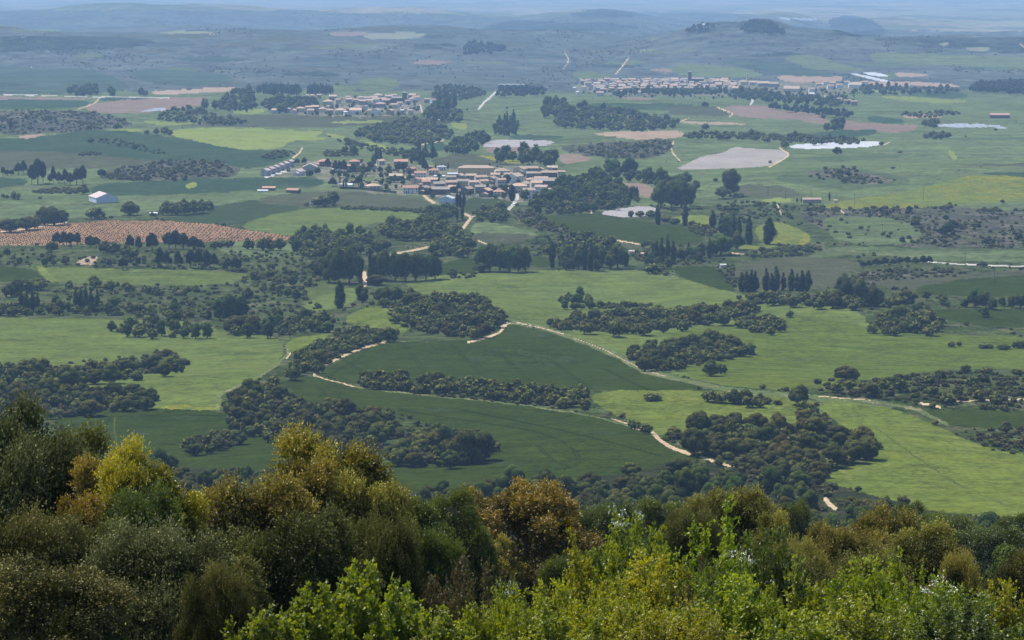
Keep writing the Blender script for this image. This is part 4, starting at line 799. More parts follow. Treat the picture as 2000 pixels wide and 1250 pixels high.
for pl, n_ in (([(640,340),(660,326),(740,322),(800,322),(808,340),(790,372),(690,366)], 130), ([(528,222),(600,206),(640,192),(800,186),(826,196),(822,224),(700,228)], 150), ([(1125,178),(1200,168),(1340,164),(1430,166),(1500,172),(1680,174),(1680,190),(1560,196),(1300,190),(1180,190)], 260), ([(870,378),(880,345),(1000,340),(1090,340),(1100,372),(1000,392)], 70)):
    wood('', pl, [('broad', 4), ('pine', 1), ('bush', 2)], (3.5, 6.5), 1.05, True, seed=3, tries=n_)
# low growth filling the clumps
for c in ([(757,622),(770,598),(810,582),(870,577),(925,580),(988,618),(930,660),(800,640)], [(560,740),(565,705),(645,658),(788,655),(700,678),(612,728)], [(428,780),(545,745),(600,790),(788,820),(780,865),(600,868),(450,838)], [(1300,850),(1400,822),(1530,822),(1690,852),(1726,878),(1620,915),(1600,985),(1500,960),(1400,890)],
          [(1060,632),(1230,606),(1500,600),(1420,625),(1220,652)], [(1218,685),(1380,658),(1484,688),(1310,724)], [(1560,752),(1740,738),(1940,722),(2000,742),(2000,790),(1850,795),(1720,785)], [(0,735),(90,705),(335,688),(378,712),(110,760),(0,770)], [(0,778),(180,762),(328,768),(130,812),(0,818)], [(752,880),(850,838),(968,868),(880,905)], [(1683,640),(1755,602),(1852,632),(1760,650)], [(690,738),(880,742),(1165,766),(1090,796),(710,758)], [(1880,848),(2000,838),(2000,915),(1950,885)]):
    wood('', c, [('heath', 3), ('bush', 2)], (2.5, 5), .8, True, seed=5, tries=260, vis=.45)

# ---- build them
cap = {}
TREES.sort(key=lambda e: -(e[3] * e[4]))
IND = []; STUFF = []
for e in TREES:
    nm = NAMES[e[0]]
    if not e[6] and cap.get(nm, 0) < 292: cap[nm] = cap.get(nm, 0) + 1; IND.append(e)
    else: STUFF.append(e)
ORD = ['', 'second', 'third', 'fourth', 'fifth', 'sixth', 'seventh', 'eighth', 'ninth', 'tenth', 'eleventh', 'twelfth', 'thirteenth', 'fourteenth', 'fifteenth', 'sixteenth', 'seventeenth', 'eighteenth', 'nineteenth', 'twentieth']
def ordinals(items, key):
    """give every item a phrase telling its place among its like"""
    n = len(items); res = {}
    if n == 1: return {id(items[0]): ''}
    nrows = 1 if n <= 10 else 2 if n <= 22 else 3 if n <= 40 else 4
    it = sorted(items, key=lambda e: e[2]); rowsz = math.ceil(n / nrows)
    rn = {1: [''], 2: ['back row', 'front row'], 3: ['back row', 'middle row', 'front row'], 4: ['rearmost row', 'second row', 'third row', 'front row']}[nrows]
    for k in range(nrows):
        rr = sorted(it[k * rowsz:(k + 1) * rowsz], key=lambda e: e[1])
        for j, e in enumerate(rr):
            m = len(rr)
            s = 'leftmost' if j == 0 else 'rightmost' if j == m - 1 else (ORD[j] + ' from left') if j <= m // 2 and j < 20 else (ORD[m - 1 - j] + ' from right') if m - 1 - j < 20 else 'in the middle'
            res[id(e)] = s + ((' in ' + rn[k]) if rn[k] else '')
    return res
groups = {}
for e in IND: groups.setdefault((e[5], e[0]), []).append(e)
rt = np.random.default_rng(77)
for (clump, kind), items in groups.items():
    ph = ordinals(items, None)
    for e in items:
        kind, px, py, w, h, cl, _ = e
        x, y, z = locate(px, py); s = y / F; var = int(rt.integers(NV[kind])); W = w * s; Hh = h * s / ASP[kind]
        rz = rt.uniform(0, 6.28); nm = NAMES[kind]; loc = (x, y, z - .15)
        if w > 34:
            o = link(nm, None, None, loc, rz, (W, W, Hh))
            link('crown', crown_me(kind, var, 'near'), o); link('trunk', trunk_me(kind, var), o)
        else:
            o = link(nm, whole_me(kind, var), None, loc, rz, (W, W, Hh))
        cl = cl.replace('the ', '').replace(' a ', ' ')
        size = 'large ' if w > 62 else 'small ' if w < 16 and kind not in ('poplar', 'cypress') else ''
        p = ph[id(e)].replace(' in ', ' of '); mid = (', ' + p + ', ') if p else ' '
        pre = '' if cl.startswith(('left of', 'right of')) else 'in '
        for lb in (size + WORD[kind] + mid + pre + cl, WORD[kind] + mid + pre + cl, WORD[kind].split(' ', 1)[1] + mid + pre + cl, WORD[kind].split(' ', 1)[1] + mid + cl):
            if len(lb.split()) <= 16: break
        tag(o, lb, CAT[nm], 'trees of the ' + cl if CAT[nm] == 'tree' else 'bushes of the ' + cl)
# small far trees and undergrowth, merged
low = {}
def lowcrown(kind, var):
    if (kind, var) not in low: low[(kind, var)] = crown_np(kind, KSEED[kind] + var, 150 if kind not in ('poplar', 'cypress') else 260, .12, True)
    return low[(kind, var)]
acc = {}
for e in STUFF:
    kind, px, py, w, h, cl, _ = e
    x, y, z = locate(px, py); s = y / F
    nm = {'bush': 'scrub', 'heath': 'scrub', 'blossomed': 'scrub', 'pine': 'pine_wood'}.get(kind, 'woodland')
    v, q, t, tone = lowcrown(kind, int(rt.integers(NV[kind])))
    a = rt.uniform(0, 6.28); c, sn = math.cos(a), math.sin(a); W = w * s; Hh = h * s / ASP[kind]
    vv = np.stack([(v[:, 0] * c - v[:, 1] * sn) * W + x, (v[:, 0] * sn + v[:, 1] * c) * W + y, v[:, 2] * Hh + z - .2], 1)
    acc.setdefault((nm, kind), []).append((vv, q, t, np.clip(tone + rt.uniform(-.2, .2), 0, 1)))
# loose scrub on the rough ground
cnt = 0
for (nm_, n_) in (('scrub', 6500), ('greyscrub', 5600), ('under', 900), ('green', 120), ('village', 160)):
    cand = [i for i, r in enumerate(regs) if r[1] == nm_]
    ys, xs = np.nonzero(np.isin(LM, cand))
    if not len(xs): continue
    keepm = (ys > 190) & (ys < 1010) & (xs > 100) & (xs < 2500); ys, xs = ys[keepm], xs[keepm]
    for j in rt.integers(0, len(xs), n_):
        px, py = xs[j] - OX + rt.random(), ys[j] + rt.random()
        if fbm(np.array([px]), np.array([py * 2.6]), 46.0, 3, 77)[0] < rt.uniform(-.25, .35): continue
        x, y, z = locate(px, py)
        k = 'heath' if rt.random() < .5 else 'bush'; W = (.7 + 3.0 * rt.random() ** 2) * (1.0 if y < 2600 else 1.5); 
        key = (k, int(rt.integers(NV[k])), 'tiny')
        if key not in low: low[key] = crown_np(k, KSEED[k] + key[1], 46, .2, True)
        v, q, t, tone = low[key]
        c, sn = math.cos(cnt), math.sin(cnt); cnt += 1
        acc.setdefault(('scrub', k), []).append((np.stack([(v[:, 0] * c - v[:, 1] * sn) * W + x, (v[:, 0] * sn + v[:, 1] * c) * W + y, v[:, 2] * W * rt.uniform(.8, 1.2) + z - .1], 1), q, t, np.clip(tone + rt.uniform(-.2, .2), 0, 1)))
# tiny dark trees dotting the far hills
fy_, fx_ = np.nonzero((LM == 1) | np.isin(LM, [i for i, r in enumerate(regs) if r[1] == 'hills2']))
for j in rt.integers(0, len(fx_), 9000):
    px, py = fx_[j] - OX + rt.random(), fy_[j] + rt.random()
    if vnoise(np.array([px * .012]), np.array([py * .05]), 9)[0] + .5 * vnoise(np.array([px * .05]), np.array([py * .2]), 19)[0] < .22 and rt.random() < .96: continue
    x, y, z = locate(px, py); k = 'oak'; W = rt.uniform(2.5, 5.5)
    key = (k, int(rt.integers(NV[k])), 'tiny')
    if key not in low: low[key] = crown_np(k, KSEED[k] + key[1], 30, .24, True)
    v, q, t, tone = low[key]
    acc.setdefault(('woodland', k), []).append((v * np.array([W, W, W * .8]) + np.array([x, y, z - .3]), q, t, tone))
DESC = {'scrub': 'low scrub bushes scattered over rough ground', 'woodland': 'far small trees massed in the distance', 'pine_wood': 'far dark pine woods in the distance'}
for (nm, kind), L in acc.items():
    V = []; Q = []; Tt = []; To = []; o_ = 0
    for v, q, t, tone in L:
        V.append(v); Q.append(q + o_); Tt.append(t + o_); To.append(tone); o_ += len(v)
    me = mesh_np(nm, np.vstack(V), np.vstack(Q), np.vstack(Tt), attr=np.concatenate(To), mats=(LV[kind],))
    tag(link(nm, me), DESC[nm] + ', ' + WORD[kind].split()[-1] + ' kind', {'scrub': 'scrub'}.get(nm, 'woodland'), None, 'stuff')
# vines of the red vineyard
VV = []; VQ = []; VT = []; o_ = 0
v0, q0, t0, tn0 = crown_np('bush', 5, 22, .25, True)
xa, ya, _ = locate(-120, 470); red = [i for i, r in enumerate(regs) if r[1] == 'red']
for yy_ in np.arange(2200, 2700, 4.6):
    for xx_ in np.arange(-560, -100, 3.4):
        xx = xx_ + (yy_ % 9.2) * .2; zz = ground(xx, yy_); dep = yy_ * CT - zz * ST
        px, py = 1000 + F * xx / dep, 625 - F * (zz * CT + yy_ * ST) / dep
        if not (425 < py < 482) or LM[int(py), min(max(int(px + OX), 0), 2599)] not in red or rt.random() < .16: continue
        W = rt.uniform(.6, 1.15)
        VV.append(v0 * W * np.array([1, 1, 1.2]) + np.array([xx + rt.uniform(-.4, .4), yy_ + rt.uniform(-.7, .7), zz])); VQ.append(q0 + o_); VT.append(t0 + o_); o_ += len(v0)
if VV:
    tag(link('vines', mesh_np('vines', np.vstack(VV), np.vstack(VQ), np.vstack(VT), attr=np.tile(tn0, len(VV)), mats=(LV['bush'],))), 'small dark vines standing in rows on the reddish vineyard soil', 'vines', None, 'stuff')
print('trees', len(IND), 'stuff', len(STUFF), cap, 'vines', len(VV))

# ------------------------------------------------------------------ foreground trees and bushes, leaf by leaf
def leaves_np(base, axis, L, W, r, droop=0.0):
    n = len(base); a = unit(axis + r.normal(size=(n, 3)) * .45 + np.array([0, 0, -droop]))
    nn = unit(np.cross(a, r.normal(size=(n, 3)))); s = r.uniform(.65, 1.25, (n, 1))
    side = np.cross(a, nn)
    v = np.stack([base, base + a * L * s * .5 + side * W * s * .5 + nn * W * .15, base + a * L * s, base + a * L * s * .5 - side * W * s * .5 + nn * W * .15], 1)
    return v.reshape(-1, 3), np.arange(n * 4).reshape(-1, 4)
def fg_tree(seed, W, Hc, tk, nl, ntw, nlf, L, Wl, gold=.35, dome=False, lob=(.13, .215)):
    r = np.random.default_rng(seed); cen = np.array([0, 0, tk + Hc * .5]); sem = np.array([W / 2, W / 2, Hc / 2])
    d = unit(r.normal(size=(nl, 3)) + np.array([0, 0, .35])); rad = r.uniform(.45, .9, (nl, 1)) if not dome else r.uniform(.7, .88, (nl, 1))
    lr = r.uniform(*lob, nl) * W; c = cen + d * sem * rad
    c[:, 2] = np.maximum(c[:, 2], tk * .7)
    li = r.choice(nl, ntw, p=lr ** 2 / (lr ** 2).sum())
    out = unit(c[li] - cen + np.array([0, 0, .2]))
    td = unit(r.normal(size=(ntw, 3)) * .9 + out * .55 + np.array([0, 0, .35])); tl = r.uniform(.6, 1.05, (ntw, 1)) * lr[li][:, None]
    t = r.uniform(.5, 1.03, (ntw, nlf, 1))
    base = (c[li][:, None, :] + td[:, None, :] * tl[:, None, :] * t + r.normal(size=(ntw, nlf, 3)) * .03).reshape(-1, 3)
    ax = np.repeat(td, nlf, 0) * .8 + r.normal(size=(ntw * nlf, 3)) * .6
    v, q = leaves_np(base, ax, L, Wl, r)
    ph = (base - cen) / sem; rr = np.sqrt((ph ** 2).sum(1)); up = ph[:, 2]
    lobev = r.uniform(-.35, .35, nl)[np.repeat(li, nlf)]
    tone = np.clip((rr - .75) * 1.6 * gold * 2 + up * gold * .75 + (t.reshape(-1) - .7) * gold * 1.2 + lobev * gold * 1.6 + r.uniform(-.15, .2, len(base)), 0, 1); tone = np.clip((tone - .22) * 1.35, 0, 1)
    parts = [tube([(0, 0, -.4), (.04, .02, tk * .6), (r.uniform(-.2, .2), r.uniform(-.2, .2), tk + Hc * .3)], [.026 * W + .03, .022 * W + .02, .012 * W + .01], 8)]
    for k in range(min(nl, 26)):
        s0 = np.array([0, 0, tk * r.uniform(.6, 1.1)]); m = s0 * .5 + c[k] * .5 + r.normal(size=3) * .12 - np.array([0, 0, .1])
        parts.append(tube([s0, m, c[k], c[k] + d[k] * lr[k] * .5], [.012 * W, .008 * W, .004 * W, .0015 * W], 5))
    for k in range(160):
        j = r.integers(ntw); parts.append(tube([c[li[j]], c[li[j]] + td[j] * tl[j] * .95], [.012, .004], 4))
    return v, q, np.repeat(tone, 4), join(parts), tk + Hc
def fg_bush(seed, W, Hh, ns, nt, nlf, L, Wl, upright=.6):
    r = np.random.default_rng(seed); a = r.uniform(0, 6.283, ns); q0 = np.sqrt(r.uniform(0, 1, ns))
    b = np.stack([np.cos(a) * q0 * W * .22, np.sin(a) * q0 * W * .22, np.zeros(ns)], 1)
    hh = Hh * r.uniform(.6, 1.0, ns) * (1 - .42 * q0 ** 2)
    e = np.stack([np.cos(a) * q0 * W * .47, np.sin(a) * q0 * W * .47, hh], 1) + r.normal(size=(ns, 3)) * np.array([.1, .1, .06]) * W * .4
    parts = []
    for k in range(ns): parts.append(tube([b[k] - np.array([0, 0, .3]), b[k] * .6 + e[k] * .4 + np.array([0, 0, hh[k] * .15]), e[k]], [.018, .012, .004], 4))
    si = r.integers(0, ns, nt); t = np.sqrt(r.uniform(.08, 1.0, (nt, 1)))
    mid = b * .6 + e * .4 + np.stack([np.zeros(ns), np.zeros(ns), hh * .15], 1)
    p = (1 - t) ** 2 * b[si] + 2 * t * (1 - t) * mid[si] + t ** 2 * e[si]
    od = unit(np.stack([np.cos(a[si]), np.sin(a[si]), np.zeros(nt)], 1) * .5 + r.normal(size=(nt, 3)) * .7 + np.array([0, 0, upright]))
    tl = r.uniform(.12, .34, (nt, 1)) * W * .32
    tt = r.uniform(.1, 1.05, (nt, nlf, 1))
    base = (p[:, None, :] + od[:, None, :] * tl[:, None, :] * tt).reshape(-1, 3)
    v, q = leaves_np(base, np.repeat(od, nlf, 0) * .6 + r.normal(size=(nt * nlf, 3)) * .7, L, Wl, r)
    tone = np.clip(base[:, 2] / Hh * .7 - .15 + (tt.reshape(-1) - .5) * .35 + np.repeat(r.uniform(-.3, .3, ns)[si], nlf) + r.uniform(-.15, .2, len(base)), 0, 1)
    for k in range(200):
        parts.append(tube([p[k], p[k] + od[k] * tl[k]], [.006, .002], 3))
    # flat flower heads at some of the highest twig ends
    tops = np.argsort(-(p[:, 2] + od[:, 2] * tl[:, 0] + r.uniform(0, .5, nt)))[:5]; fc = p[tops] + od[tops] * tl[tops] * 1.05
    fb = (fc[:, None, :] + r.normal(size=(len(fc), 20, 3)) * np.array([.055, .055, .03])).reshape(-1, 3)
    fv, fq = leaves_np(fb, r.normal(size=fb.shape) * .5 + np.array([0, 0, .5]), .03, .03, r)
    return v, q, np.repeat(tone, 4), join(parts), Hh, (fv, fq)
LEAF = {
 'holm':  leaf_mat('holm_leaf', (.024, .029, .006), (.190, .178, .042), .10, .5, .12, var=.08),
 'silver': leaf_mat('silvery_holm_leaf', (.034, .042, .011), (.200, .200, .066), .10, .5, .16, var=.08),
 'brown': leaf_mat('brownish_holm_leaf', (.036, .041, .009), (.19, .172, .042), .10, .5, .14, var=.08),
 'golden': leaf_mat('golden_holm_leaf', (.023, .026, .006), (.37, .29, .055), .18, .5, .25, var=.08),
 'yellowtip': leaf_mat('yellow_tipped_leaf', (.026, .042, .007), (.44, .38, .032), .25, .45, .4, var=.06),
 'olive': leaf_mat('olive_holm_leaf', (.042, .044, .010), (.36, .31, .066), .15, .5, .15, var=.08),
 'orange': leaf_mat('orange_oak_leaf', (.070, .060, .010), (.31, .225, .036), .22, .5, .35, var=.08),
 'rust':  leaf_mat('rusty_leaf', (.058, .054, .018), (.155, .128, .042), .2, .5, .3, var=.08),
 'deep':  leaf_mat('deep_green_leaf', (.030, .044, .008), (.145, .165, .024), .25, .42, .4, var=.08),
 'lime':  leaf_mat('lime_leaf', (.085, .118, .012), (.30, .33, .026), .38, .45, .4, var=.1),
 'ylime': leaf_mat('yellow_lime_leaf', (.100, .112, .014), (.36, .345, .03), .38, .45, .4, var=.1),
 'maple': leaf_mat('bright_maple_leaf', (.070, .100, .014), (.29, .31, .042), .40, .45, .35, var=.06),
 'haw':   leaf_mat('hawthorn_leaf', (.060, .095, .014), (.20, .24, .03), .35, .45, .4, var=.08),
}
PETAL = plain_mat('white_petals', (.74, .72, .55), .6, .2, .05)
FGM = {}
def fgmesh(k):
    if k in FGM: return FGM[k]
    if k == 'A': r = fg_tree(1, 5.0, 5.0, .8, 48, 12500, 8, .085, .048, .35)
    elif k == 'B': r = fg_tree(2, 4.6, 5.6, .9, 46, 12500, 8, .085, .048, .35)
    elif k == 'C': r = fg_tree(3, 5.4, 4.6, .6, 50, 12500, 8, .082, .046, .38)
    elif k == 'D': r = fg_tree(4, 6.0, 5.4, .5, 200, 13500, 8, .085, .05, .5, False, (.06, .11))
    elif k == 'E': r = fg_tree(5, 3.4, 5.2, .8, 34, 8500, 8, .082, .046, .4)
    elif k == 'P': r = fg_bush(11, 2.8, 3.0, 80, 5400, 9, .066, .042)
    elif k == 'Q': r = fg_bush(12, 2.4, 3.2, 62, 4800, 9, .066, .042, .9)
    elif k == 'R': r = fg_bush(13, 3.2, 2.8, 90, 5600, 9, .062, .04, .5)
    elif k == 'M': r = fg_bush(14, 2.4, 2.8, 64, 3400, 8, .085, .068, .5)
    elif k == 'S': r = fg_bush(15, 2.6, 2.4, 90, 6200, 9, .055, .036, .3)
    v, q, tone, (tv, tq), top = r[:5]
    zs = v.reshape(-1, 4, 3)[:, 0, 2]
    FGM[k] = (v, q, tone, mesh_np('trunk', tv, tq, smooth=True, mats=(BARK,)), top, np.percentile(np.abs(v[:, 0]), 98) * 2, float(np.percentile(v[:, 2], 99.6)), mesh_np('blossoms', r[5][0], r[5][1], mats=(PETAL,)) if len(r) > 5 else None, {})
    return FGM[k]
def fg(k, mat, px, top, d, wpx, label, name='holm_oak', cat='tree', flowers=False, group=None, rz=None):
    v, q, tone, tr, topz, wid, hi, bl, cache = fgmesh(k)
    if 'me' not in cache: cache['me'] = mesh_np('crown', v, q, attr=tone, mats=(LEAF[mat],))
    X0 = (px - 1000) / F * d
    for _ in range(3):
        g = ground(X0, d); zt = -d * math.tan(TH + math.atan((top - 625) / F)); dep = d * CT - zt * ST; X0 = (px - 1000) / F * dep
    sc = wpx / F * d / wid; sz = max((zt - g) / hi, .25)
    o = link(name, None, None, (X0, d, g), rng.uniform(0, 6.28) if rz is None else rz, (sc, sc, sz))
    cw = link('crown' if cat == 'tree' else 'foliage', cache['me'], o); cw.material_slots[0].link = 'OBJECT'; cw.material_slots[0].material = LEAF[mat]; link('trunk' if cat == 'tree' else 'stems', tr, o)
    if flowers and bl: link('blossoms', bl, o)
    return tag(o, label, cat, group)
# left
fg('A', 'silver', 20, 800, 66, 300, 'tall dark holm oak with open twigs against the left edge')
fg('B', 'holm', 130, 850, 70, 230, 'dark holm oak right behind the left edge tree, above the yellow-tipped one')
fg('E', 'golden', 205, 905, 64, 180, 'narrow dark holm oak touching the yellow-tipped tree on its left')
fg('B', 'yellowtip', 275, 885, 60, 250, 'dark green oak with bright yellow young leaves at the top', rz=1.0)
fg('A', 'deep', 240, 965, 58, 260, 'deep green oak low under the yellow-tipped tree')
fg('E', 'orange', 135, 975, 56, 180, 'small orange-brown bush between dark oaks at left', 'bush', 'bush')
fg('C', 'brown', 45, 1010, 50, 320, 'brownish green holm oak low at the left edge')
fg('A', 'holm', 190, 1020, 52, 260, 'dark holm oak below the small orange-brown bush')
fg('C', 'silver', 300, 1035, 45, 330, 'grey-green silvery holm oak at the lower left')
fg('A', 'brown', 90, 1105, 40, 320, 'brown-leaved oak in the bottom left corner')
fg('B', 'holm', 420, 1080, 46, 230, 'shadowy dark oak right of the silvery one at the bottom')
fg('C', 'brown', 430, 1110, 42, 170, 'low brownish oak beside the shadowy dark oak at the bottom')
# centre left
fg('A', 'golden', 500, 935, 64, 300, 'holm oak with golden shoot tips left of the tallest oak', rz=.4)
fg('B', 'golden', 645, 850, 74, 290, 'tallest foreground holm oak, golden shoots on its pointed top', rz=2.2)
fg('E', 'golden', 590, 905, 72, 200, 'golden-tipped oak shoulder joined to the tallest oak')
fg('A', 'holm', 570, 1010, 56, 300, 'dark leafy holm oak in front of the tallest oak')
fg('B', 'olive', 715, 935, 72, 210, 'dark oak with pale tips on the right flank of the tallest oak')
fg('C', 'holm', 730, 1020, 62, 220, 'black-green holm oak above the bright maple bushes')
fg('E', 'deep', 800, 985, 80, 160, 'leafy green tree right of the dark oaks')
fg('B', 'deep', 885, 968, 95, 150, 'deep green tree left of the orange dome-shaped oak')
fg('A', 'deep', 830, 1030, 78, 150, 'lower green tree under the leafy pair left of the orange oak')
fg('D', 'orange', 1010, 952, 108, 285, 'orange-brown dome-shaped oak in the middle foreground', rz=.5)
fg('D', 'orange', 925, 1045, 98, 180, 'lower orange-brown oak joined to the left of the orange dome')
fg('S', 'rust', 880, 1120, 66, 170, 'rusty brown bush below the orange dome-shaped oak', 'bush', 'bush')
fg('S', 'rust', 960, 1135, 62, 170, 'brown twiggy bush under the trunk of the orange oak', 'bush', 'bush')
fg('A', 'deep', 1120, 1080, 96, 130, 'dark green tree in the shade right of the orange dome')
# bright maple-leaved bushes
M3 = 'bright green broad-leaved bushes at the bottom'
for px, top, d, w, lb in ((520, 1205, 40, 190, 'leftmost'), (610, 1165, 42, 190, 'second from left'), (700, 1125, 44, 190, 'tallest'), (790, 1165, 42, 180, 'second from right'), (860, 1205, 40, 170, 'rightmost')):
    fg('M', 'maple', px, top, d, w, 'bright green broad-leaved bush, ' + lb + ' of the five below the dark oaks', 'bush', 'bush', group=M3)
# yellow-green thicket
Y3 = 'yellow-green bushes of the foreground thicket'
for k, mt, px, top, d, w, lb in (
    ('R', 'lime', 985, 1185, 44, 230, 'yellow-green bush right beside the broad-leaved bushes'), ('P', 'lime', 1090, 1150, 48, 230, 'yellow-green bush below the orange oak, left end of the thicket'),
    ('Q', 'ylime', 1150, 1085, 58, 170, 'pale yellow-green bush at the right foot of the orange oak'), ('P', 'ylime', 1300, 1100, 48, 260, 'yellow-green bush in the middle below the hawthorn blossoms'),
    ('Q', 'lime', 1390, 1030, 60, 220, 'tall lime green bush with an arching yellow branch on top'), ('P', 'deep', 1490, 1060, 58, 200, 'mid green bush right of the tall lime green bush'),
    ('R', 'ylime', 1210, 1165, 42, 260, 'low yellow-green bush at the bottom middle'), ('P', 'lime', 1440, 1140, 44, 270, 'broad yellow-green bush at the bottom right of centre'),
    ('S', 'rust', 1375, 1125, 47, 120, 'brown twiggy bush amid the yellow-green thicket'), ('Q', 'ylime', 1560, 1140, 44, 230, 'yellowish bush in front of the olive-toned oaks'),
    ('P', 'lime', 1665, 1115, 48, 230, 'bright lime bush standing up before the olive-toned oaks'), ('Q', 'lime', 1760, 1105, 50, 190, 'bright lime bush with pointed shoots right of its twin'),
    ('R', 'lime', 1820, 1160, 44, 240, 'lime green bush below the pointed shoots at right'), ('P', 'ylime', 1700, 1190, 38, 280, 'low yellow-green bush along the bottom edge at right'),
    ('R', 'ylime', 1350, 1205, 36, 290, 'nearest yellow-green bush on the bottom edge, right of centre'), ('Q', 'lime', 1100, 1205, 38, 230, 'low lime bush on the bottom edge, left of centre'),
    ('P', 'lime', 1540, 1205, 36, 260, 'low lime bush on the bottom edge between two yellowish ones'), ('P', 'ylime', 1960, 1150, 42, 220, 'yellow-green bush in the bottom right corner'),
    ('Q', 'deep', 1880, 1190, 36, 220, 'darker green bush low at the bottom right'), ('Q', 'ylime', 1245, 1075, 56, 180, 'tall pale bush between hawthorn and lime bush'), ('S', 'deep', 1020, 1160, 55, 150, 'small dark bush at the foot of the orange oak')):
    fg(k, mt, px, top, d, w, lb, 'bush', 'bush', group=Y3)
for px, top, d, w, lb in ((1250, 1028, 60, 230, 'hawthorn with small white blossoms right of the orange oak'), (1400, 1110, 46, 230, 'hawthorn with white blossoms in the middle of the thicket'), (1890, 1165, 40, 280, 'hawthorn with large white blossom heads at the lower right'), (1000, 1160, 46, 130, 'small hawthorn with one white blossom spray below the orange oak')):
    fg('P', 'haw', px, top, d, w, lb, 'hawthorn', 'bush', True)
# olive-toned oaks at right
for k, px, top, d, w, lb in (('A', 1430, 955, 105, 200, 'olive-toned holm oak with the highest top at right of centre'), ('C', 1345, 1000, 98, 150, 'olive-brown oak left of the highest olive-toned oak'), ('E', 1500, 1005, 92, 110, 'narrow olive oak right of the highest olive-toned one'),
    ('C', 1565, 1060, 84, 170, 'dim olive oak between two brighter olive groups'), ('A', 1640, 1030, 88, 160, 'olive oak left of the broadest olive-toned oak'), ('A', 1715, 1003, 90, 200, 'broadest olive-toned oak in the right foreground'), ('B', 1810, 1035, 84, 190, 'rounded olive oak right of the broadest one'),
    ('C', 1870, 1085, 76, 130, 'low olive oak at the right end of the olive row'), ('C', 1690, 1085, 74, 260, 'brownish oak low in front of the olive row'), ('B', 1985, 1080, 72, 140, 'brown olive oak cut by the right edge'), ('C', 1550, 1100, 66, 220, 'shaded brown oak behind the yellowish bush')):
    fg(k, 'olive' if 'brown' not in lb else 'brown', px, top, d, w, lb)
for k, mt, px, top, d, w, lb in (('A', 'deep', 1180, 985, 150, 150, 'dark green tree on the slope right behind the orange oak'), ('B', 'deep', 1290, 975, 170, 150, 'dark tree on the slope behind the hawthorn'), ('A', 'deep', 1535, 985, 170, 120, 'dark green tree behind the olive oaks, left of the sandy bend'), ('C', 'deep', 1840, 1005, 190, 160, 'green tree on the slope behind the rounded olive oak'), ('A', 'deep', 1930, 1030, 150, 170, 'deep green tree behind the right end of the olive row'), ('B', 'deep', 1990, 1010, 170, 130, 'deep green slope tree at the right edge'), ('A', 'deep', 1760, 985, 230, 120, 'small dark slope tree behind the broadest olive oak')):
    fg(k, mt, px, top, d, w, lb, 'broadleaf_tree')

# ------------------------------------------------------------------ buildings
ROOF = {k: plain_mat('roof_' + k, c, .85, .1, .1, .8) for k, c in {'tan': (.38, .285, .205), 'grey': (.31, .26, .215), 'red': (.44, .255, .185), 'orange': (.49, .345, .24), 'pink': (.42, .305, .24), 'metal': (.47, .46, .43), 'pale': (.46, .36, .26), 'white': (.72, .73, .73), 'tile': (.50, .40, .37)}.items()}
WALL = {k: plain_mat('wall_' + k, c, .9, .1, .08, .5) for k, c in {'stone': (.25, .205, .155), 'dark': (.10, .085, .07), 'white': (.60, .58, .53), 'cream': (.46, .40, .30), 'grey': (.36, .34, .32), 'brick': (.25, .15, .11), 'yellow': (.47, .36, .18), 'blue': (.44, .48, .54)}.items()}
DARKWIN = plain_mat('window_glass', (.03, .034, .04), .25, .5, .1)
RW = {'tan': 'tan-roofed', 'grey': 'grey-roofed', 'red': 'red-roofed', 'orange': 'orange-roofed', 'pink': 'pinkish-roofed', 'metal': 'grey metal-roofed', 'pale': 'pale-roofed', 'white': 'white-roofed', 'tile': 'pink-grey-roofed'}
WW = {'stone': 'stone house', 'dark': 'dark stone house', 'white': 'white house', 'cream': 'cream house', 'grey': 'grey house', 'brick': 'brick house', 'yellow': 'yellow house', 'blue': 'pale blue shed'}
def boxq(x0, x1, y0, y1, z0, z1):
    v = np.array([(x0,y0,z0),(x1,y0,z0),(x1,y1,z0),(x0,y1,z0),(x0,y0,z1),(x1,y0,z1),(x1,y1,z1),(x0,y1,z1)], float)
    return v, np.array([(0,3,2,1),(4,5,6,7),(0,1,5,4),(1,2,6,5),(2,3,7,6),(3,0,4,7)])
HL = []
WIN = {}
def winmesh(w, h):
    k = (w, h)
    if k not in WIN:
        v, q = boxq(-w / 2, w / 2, -.08, .10, -h / 2, h / 2); WIN[k] = mesh_np('window', v, q, mats=(DARKWIN,))
    return WIN[k]
